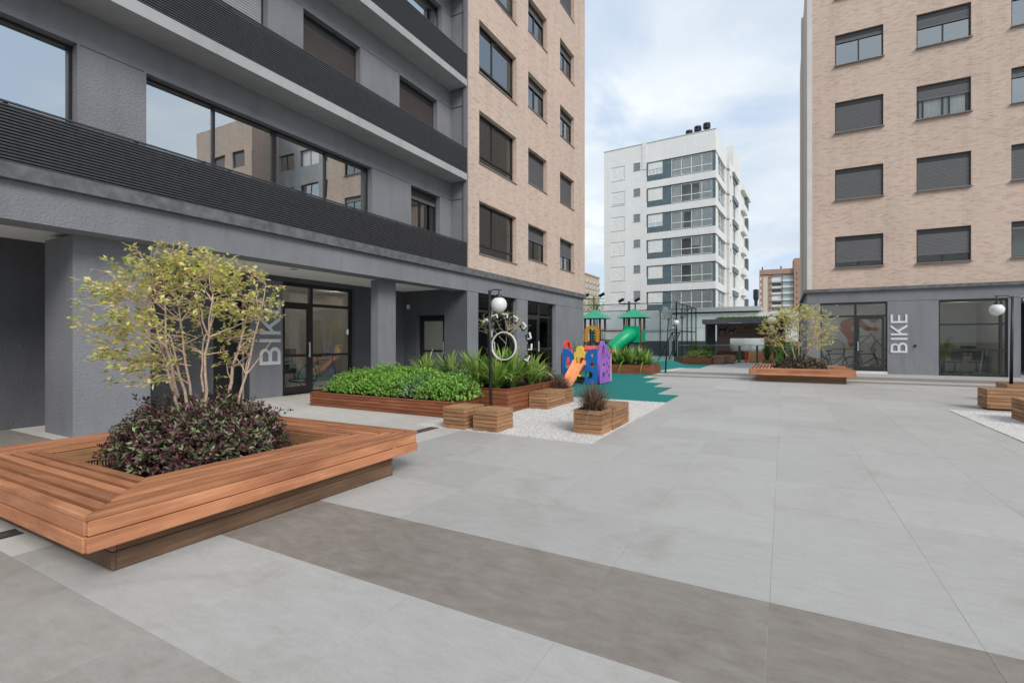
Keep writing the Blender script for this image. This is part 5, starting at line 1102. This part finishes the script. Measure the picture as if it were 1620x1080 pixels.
for k in range(7):
    for (a, b_, p, q) in so_[3*k:3*k+3]: window(WB, ('X', .12), a, p, b_-a, q-p, mull=(.5,) if b_-a > 1 else (), rec=.1, fm=WF, glass=GLASS_R, sill=False)
    MB().box(.125, .32, 10.2, 13.9, 20.75-PT*k, 21.35-PT*k).obj('slate_hood', simple('hood_slate', (0.13, 0.17, 0.2), .6), WB)
    MB().box(-.05, .4, 18.3, 21.9, 18.6-PT*k, 19.5-PT*k).obj('balcony', WT, WB); MB().box(.0, .25, 6.6, 7.6, 17.9-PT*k+2.81, 18.15-PT*k+2.81).obj('balcony_slab', GRY, WB)
    MB().box(-.2, .35, 22.4, 23.4, 19.6-PT*k, 21.2-PT*k).obj('slate_panel', BT, WB)
MB().box(-6, -.05, 18.3, 25.7, 0, 21.6).obj('white_wall', WT, WB); MB().box(-.049, .4, 18.3, 25.7, 21.3, 22.1).obj('parapet', WT, WB)
for x, y in ((-1.9, .9), (-2.9, 1.5), (-.95, .6)):
    MB().box(x-.6, x+.6, y-.3, y+.5, 22.8, 22.98).obj('vent_base', WT, WB); MB().lathe([(.2, 0), (.2, .25), (.36, .27), (.38, .5), (.3, .55), (.36, .6), (.36, .78), (.05, .85)], (x, y, 22.98), 14).obj('roof_vent', BLACK, WB)
LOCAL = False; rec_default = .16

# ------------------------------------------------------------------ distant buildings, trees, hill
def W3(px, Z, py=538):      # point at view depth Z
    xc = (px-810)/781*Z; s, c = math.sin(YAW), math.cos(YAW); return (-s*Z+c*xc, c*Z+s*xc, 1.4+(538-py)/781*Z)
BRN = simple('brown_render', (0.36, 0.22, 0.17), .85, var=.08, scale=.3); CRM = simple('cream_render', (0.58, 0.52, 0.42), .85, var=.05, scale=.3); WHT = simple('far_white', (0.6, 0.6, 0.58), .8, var=.05); DKW = simple('far_window', (0.06, 0.07, 0.08), .3); TAN = simple('tan_render', (0.47, 0.36, 0.24), .85, var=.06, scale=.3)
x, y, _ = W3(1201.3, 230); FB = empty('apartment_building', (x, y, 0), YAW-.464, 'distant brown and cream apartment tower beyond the dog shelter', 'building')
U = 230/781*1.12; 
def fb(n, a, b, z0, z1, d0, d1, m): return MB().box((a-775)/9.53*U, (b-775)/9.53*U, d0, d1, z0, z1).obj(n, m, FB, world=False)
fb('brown_wall', 775, 820, 0, 32.5, 0, 12, BRN); fb('cream_wall', 820, 885, 0, 31.6, .5, 12, CRM); fb('brown_wall', 885, 912, 0, 31.8, .2, 12, BRN); fb('white_wall', 912, 1185, 0, 31.8, 1.5, 12, WHT); fb('roof_band', 775, 1185, 31.8, 34.0, -.3, 12, BRN)
fb('brown_tower', 1178, 1372, 0, 38.3, -1.5, 10, BRN); fb('cream_wall', 1372, 1440, 0, 33.5, 0, 12, CRM); fb('roof_band', 1372, 1440, 33.5, 34.6, -.3, 12, BRN)
for k in range(11):
    z = 30.3-2.84*k
    fb('window', 892, 906, z-.3, z+.3, .1, .19, DKW); fb('balcony', 920, 1040, z-2.2, z-1.2, .3, 1.49, WHT); fb('window', 925, 1035, z-1.1, z+.2, 1.40, 1.49, DKW if k % 3 else BLIND)
    fb('balcony', 1050, 1176, z-2.2, z-1.1, -.3, 1.49, WHT); fb('glazing', 1055, 1172, z-1.0, z+.5, .2, .4, simple('far_glazing', (0.3, 0.36, 0.37), .2)); fb('window', 1205, 1218, z+1.0, z+1.7, -1.6, -1.501, DKW); fb('window', 781, 800, z-1, z+.3, -.1, -.001, WHT)
for a in (810, 1030): MB().box((a-780)/9.53*U, (a-765)/9.53*U, 2, 2.5, 34, 35.6).obj('chimney', BLACK, FB, world=False)
FL = empty('apartment_building', (-90, 250, 0), 0, 'distant tan apartment building with white window bays beyond the left tower', 'building')
MB().box(-115, -90, 225, 264, 0, 36).obj('tan_wall', TAN, FL); MB().box(-115, -89.6, 225, 264.4, 35.6, 36.3).obj('roof_edge', TAN, FL)
for k in range(8):
    z = 33-2.85*k
    for y0 in np.arange(227, 262, 5.6):
        MB().box(-89.99, -89.6, y0, y0+3.4, z-1.5, z+.1).obj('white_bay', WHT, FL); MB().box(-89.59, -89.5, y0+1, y0+2.2, z-1.2, z-.2).obj('window', DKW, FL); MB().box(-89.99, -89.9, y0+3.7, y0+4.6, z-1.6, z+.1).obj('window', DKW, FL)
x, y, _ = W3(1196, 100); WTK = empty('water_tank', (x, y, 0), 0, 'dark water tank on a stem rising between the white building and brown tower', 'water tank')
MB().lathe([(.32, 0), (.32, 9.6)], n=14).obj('stem', BLACK, WTK, world=False); MB().lathe([(.3, 9.3), (.52, 9.9), (.52, 11.6), (.05, 11.75)], n=16).obj('tank', BLACK, WTK, world=False)
x, y, _ = W3(1187, 95); LH = empty('low_house', (x, y, 0), YAW, 'small pale flat-roofed house glimpsed below the hill', 'house'); MB().box(-1, 2.2, 0, 6, 0, 7.3).obj('wall', WHT, LH, world=False); MB().box(-1.2, 2.4, -.2, 6.2, 7.3, 7.5).obj('roof', GRY, LH, world=False); MB().box(.2, .9, -.02, -.001, 5.6, 6.6).obj('window', DKW, LH, world=False)
mb = MB(); nx, ny = 90, 14      # wooded hill
for j in range(ny):
    for i in range(nx):
        px = 700+700*i/(nx-1); Z = 330+35*j; x, y, _ = W3(px, Z); t = j/(ny-1); z = (6+34*math.sin(min(1, t*1.3)*PI/2))*(.86+.12*math.sin(px*.013+.5)+.06*math.sin(px*.05+j))+random.uniform(-1.2, 1.2); mb.v.append((x, y, z if j else -1))
for j in range(ny-1):
    for i in range(nx-1): mb.f.append((j*nx+i, j*nx+i+1, (j+1)*nx+i+1, (j+1)*nx+i))
HM, t, b = mat('wooded_hill', .95, .1); vv = nn(t, 'ShaderNodeTexVoronoi', i_Scale=.16); lk(t, pos(t), vv.inputs['Vector']); lk(t, ramp(t, vv.outputs['Color'], [(0, (0.035, 0.06, 0.025)), (1, (0.1, 0.14, 0.05))]).outputs[0], b.inputs['Base Color']); bump(t, b, vv.outputs['Distance'], 1.0, 2.5)
tag(mb.obj('hill', HM), kind='structure')
def far_tree(px, Z, w_, h, label, seed, m=None, n=1500):
    x, y, _ = W3(px, Z); r = empty('tree', (x, y, 0), 0, label, 'tree'); MB().tube([(0, 0, 0), (.1, 0, h*.5), (0, .1, h*.8)], [w_*.05, w_*.035, .05], 8).obj('trunk', BARK, r, world=False)
    g = np.random.default_rng(seed); B_ = [(g.normal(0, .28)*w_, g.normal(0, .28)*w_, h*g.uniform(.45, .85)) for _ in range(11)]; P = []
    for c in B_:
        k = n//11; u = rnd_unit(k); P.append(np.array(c)+u*g.uniform(.5, 1.1, (k, 1))*w_*.26)
    P = np.vstack(P); k = len(P); o = leaves('crown', P, rnd_unit(k)+np.array([0, 0, -.2]), rnd_unit(k), g.uniform(.03, .07, k)*w_, g.uniform(.02, .045, k)*w_, m or LF_GREEN, r); o['kind'] = 'stuff'
far_tree(944, 110, 5.2, 11.3, 'leafy green tree between the left tower and the white building', 4, LF_YG)
far_tree(952, 118, 4.6, 9.0, 'darker green tree right beside the white building edge', 5, LF_GREEN)
far_tree(1190, 150, 6, 9, 'dark green tree below the hill left of the water tank', 6, LF_GREEN)
far_tree(936, 90, 3.6, 6.5, 'low dark green tree behind the court fence at left', 7, LF_GREEN)

# ------------------------------------------------------------------ bicycles and things behind glass
def bicycle(x, y, rz, col, label, lean=.08):
    root = empty('bicycle', (x, y, .01), rz, label, 'bicycle', 'bicycles parked in the bike rooms'); root.rotation_euler = (lean, 0, rz)
    fm = simple('bike_paint', col, .35); R_ = .33
    for wx in (-.52, .52):
        w_ = MB()
        for i in range(1): pass
        pts = [(wx+R_*math.cos(2*PI*i/24), 0, R_+R_*math.sin(2*PI*i/24)) for i in range(25)]; ty = MB().tube(pts, .02, 6, False).obj('wheel', BLACK, root, world=False)
        sp = MB()
        for i in range(14): sp.tube([(wx, 0, R_), (wx+.31*math.cos(2*PI*i/14), 0, R_+.31*math.sin(2*PI*i/14))], .0022, 3, False)
        o = sp.tube([(wx, -.05, R_), (wx, .05, R_)], .02, 8).obj('spokes', LETTER, ty, world=False)
    B_, S_, H_, T_ = (-.08, 0, .30), (-.2, 0, .78), (.36, 0, .80), (.40, 0, .66); rw, fw_ = (-.52, 0, .33), (.52, 0, .33)
    fr = MB()
    for a, b in ((B_, S_), (S_, H_), (B_, T_), (S_, rw), (B_, rw), (H_, T_), (T_, fw_)): fr.tube([a, b], .017, 8)
    fr.tube([S_, (-.23, 0, .90)], .013, 8).obj('frame', fm, root, world=False)
    MB().box(-.36, -.1, -.05, .05, .9, .94).obj('saddle', BLACK, root, world=False)
    MB().tube([H_, (.36, 0, .96)], .013, 8).tube([(.30, -.28, .98), (.38, -.1, .97), (.38, .1, .97), (.30, .28, .98)], .012, 8).obj('handlebar', BLACK, root, world=False)
    MB().lathe([(.09, -.01), (.09, .01)], n=12).obj('crank', BLACK, root, world=False); c = root.children[-1]; c.location = B_; c.rotation_euler = (PI/2, 0, 0)
    return root
bicycle(-12.3, 10.35, PI/2, (0.28, 0.1, 0.07), 'reddish brown bicycle behind the right pane of the left bike room')
bicycle(-12.0, 8.7, PI/2+.15, (0.02, 0.05, 0.06), 'dark bicycle behind the glass door of the left bike room')
bicycle(1.95, 26.2, .1, (0.05, 0.05, 0.055), 'dark bicycle behind the left pane of the right bike room')
bicycle(3.1, 26.5, .25, (0.05, 0.02, 0.02), 'dark bicycle behind the glass door of the right bike room')
MUO = simple('mural_orange', (0.5, 0.17, 0.07), .7, var=.05); MUK = simple('mural_dark', (0.08, 0.08, 0.08), .7)
mu = empty('wall_mural', (3.0, 28.9, 0), 0, 'orange painted cyclist mural on the back wall behind the right glass door', 'mural')
for pts in ([(2.35, 2.0), (2.5, 2.35), (2.85, 2.5), (3.2, 2.48), (3.35, 2.3), (3.5, 2.05), (3.95, 2.0), (3.97, 1.85), (3.45, 1.85), (3.2, 2.05), (3.05, 2.2), (2.85, 1.95), (3.15, 1.6), (2.95, 1.1), (2.8, 1.05), (2.7, 1.5)],
            circ(3.75, 2.42, .2, 16, rz=.17)): link('mural_figure', shape2d(pts, [], .012, 'mural_figure'), MUO, mu, (0, 28.985, 0), world=True)
for c in (2.1, 4.2): ring(.50, .53, -.006, .006, (c, 28.985, .95)).obj('mural_wheel', MUK, mu)
MB().bar((2.1, 28.98, .95), (3.0, 28.98, 1.0), .012, .04).bar((3.0, 28.98, 1.0), (3.6, 28.98, 1.6), .012, .04).bar((3.6, 28.98, 1.75), (4.2, 28.98, .95), .012, .04).bar((2.75, 28.98, 1.55), (3.6, 28.98, 1.6), .012, .04).obj('mural_frame', MUO, mu)
dk = empty('desk', (6.7, 28.5, 0), 0, 'dark desk inside the shop window at right', 'desk'); MB().box(6.1, 7.6, 28.0, 28.7, .72, .76).obj('desk_top', BRN, dk)
for x in (6.15, 7.55): MB().box(x-.03, x+.03, 28.05, 28.65, 0, .72).obj('leg', BLACK, dk)
for i, x in enumerate((6.4, 7.1)):
    ch = empty('office_chair', (x, 27.6, 0), 0, 'dark office chair %s inside the shop window' % ('left of the desk front' if i == 0 else 'right of the desk front'), 'chair', 'office chairs inside the shop window')
    MB().box(x-.22, x+.22, 27.4, 27.85, .44, .5).obj('seat', BLACK, ch); MB().box(x-.2, x+.2, 27.36, 27.4, .55, 1.05).obj('backrest', BLACK, ch); MB().tube([(x, 27.62, .05), (x, 27.62, .44)], .03, 8).obj('leg', BLACK, ch)
    for a in range(5): MB().bar((x, 27.62, .06), (x+.26*math.cos(a*1.257), 27.62+.26*math.sin(a*1.257), .03), .03).obj('leg', BLACK, ch)
mn = MB().box(6.75, 7.25, 28.3, 28.33, .85, 1.15).box(6.98, 7.02, 28.3, 28.33, .76, .85).obj('monitor', BLACK); tag(mn, 'dark computer monitor on the desk inside the shop window', 'monitor')
bx = MB().box(7.25, 7.45, 28.1, 28.3, .765, .98).obj('teal_box', plastic('teal_plastic', (0.03, 0.25, 0.22))); tag(bx, 'small teal box on the desk inside the shop window', 'box')
brm = empty('broom', (6.9, 26.3, 0), 0, 'broom with pale handle and green head behind the shop window', 'broom'); MB().tube([(6.85, 26.2, .12), (6.93, 26.2, 1.0)], .014, 8).obj('handle', PILA, brm); MB().box(6.62, 7.08, 26.1, 26.3, .01, .12).obj('head', plastic('broom_green', (0.1, 0.35, 0.1)), brm)
pt = strap_clump(5.62, 26.4, .45, 1.5, 22, 'dark green indoor palm at the left end of the shop window', 99, 'indoor plants', .9, pale=0)
po = MB().lathe([(.001, 0), (.16, 0), (.2, .42), (.17, .45), (.001, .43)], (5.62, 26.4, .01), 18).obj('plant_pot', BLACK); tag(po, 'dark round pot under the indoor palm', 'pot')

# lit spot lamps seen behind the glass, plus added fill lamps in other rooms
def spot(x, y, z, p):
    l = bpy.data.lights.new('spot_fill_lamp', 'POINT'); l.energy = p; l.shadow_soft_size = .035; l.color = (1, .93, .82); o = bpy.data.objects.new('spot_fill_lamp', l); COL.objects.link(o); o.location = (x, y, z)
    return o
for x, y, z, p in ((-12.3, 8.6, 2.75, 3.5), (-12.6, 11.2, 2.75, 2.5), (-10.6, 15.0, 2.75, 8), (-10.6, 18.6, 2.75, 8), (2.1, 27.0, 2.8, 2.5), (3.9, 27.2, 2.8, 2), (6.6, 27.6, 2.8, 2),  # playroom and coworking lamps are added to brighten the rooms
                   (-8.95, 14.6, 5.75, 12), (-8.95, 14.6, 8.62, 9), (-8.95, 14.6, 11.49, 12), (-9.75, 7.3, 5.55, 6), (-9.75, 8.7, 5.55, 5), (-9.5, 11.4, 5.5, 6)): spot(x, y, z, p)
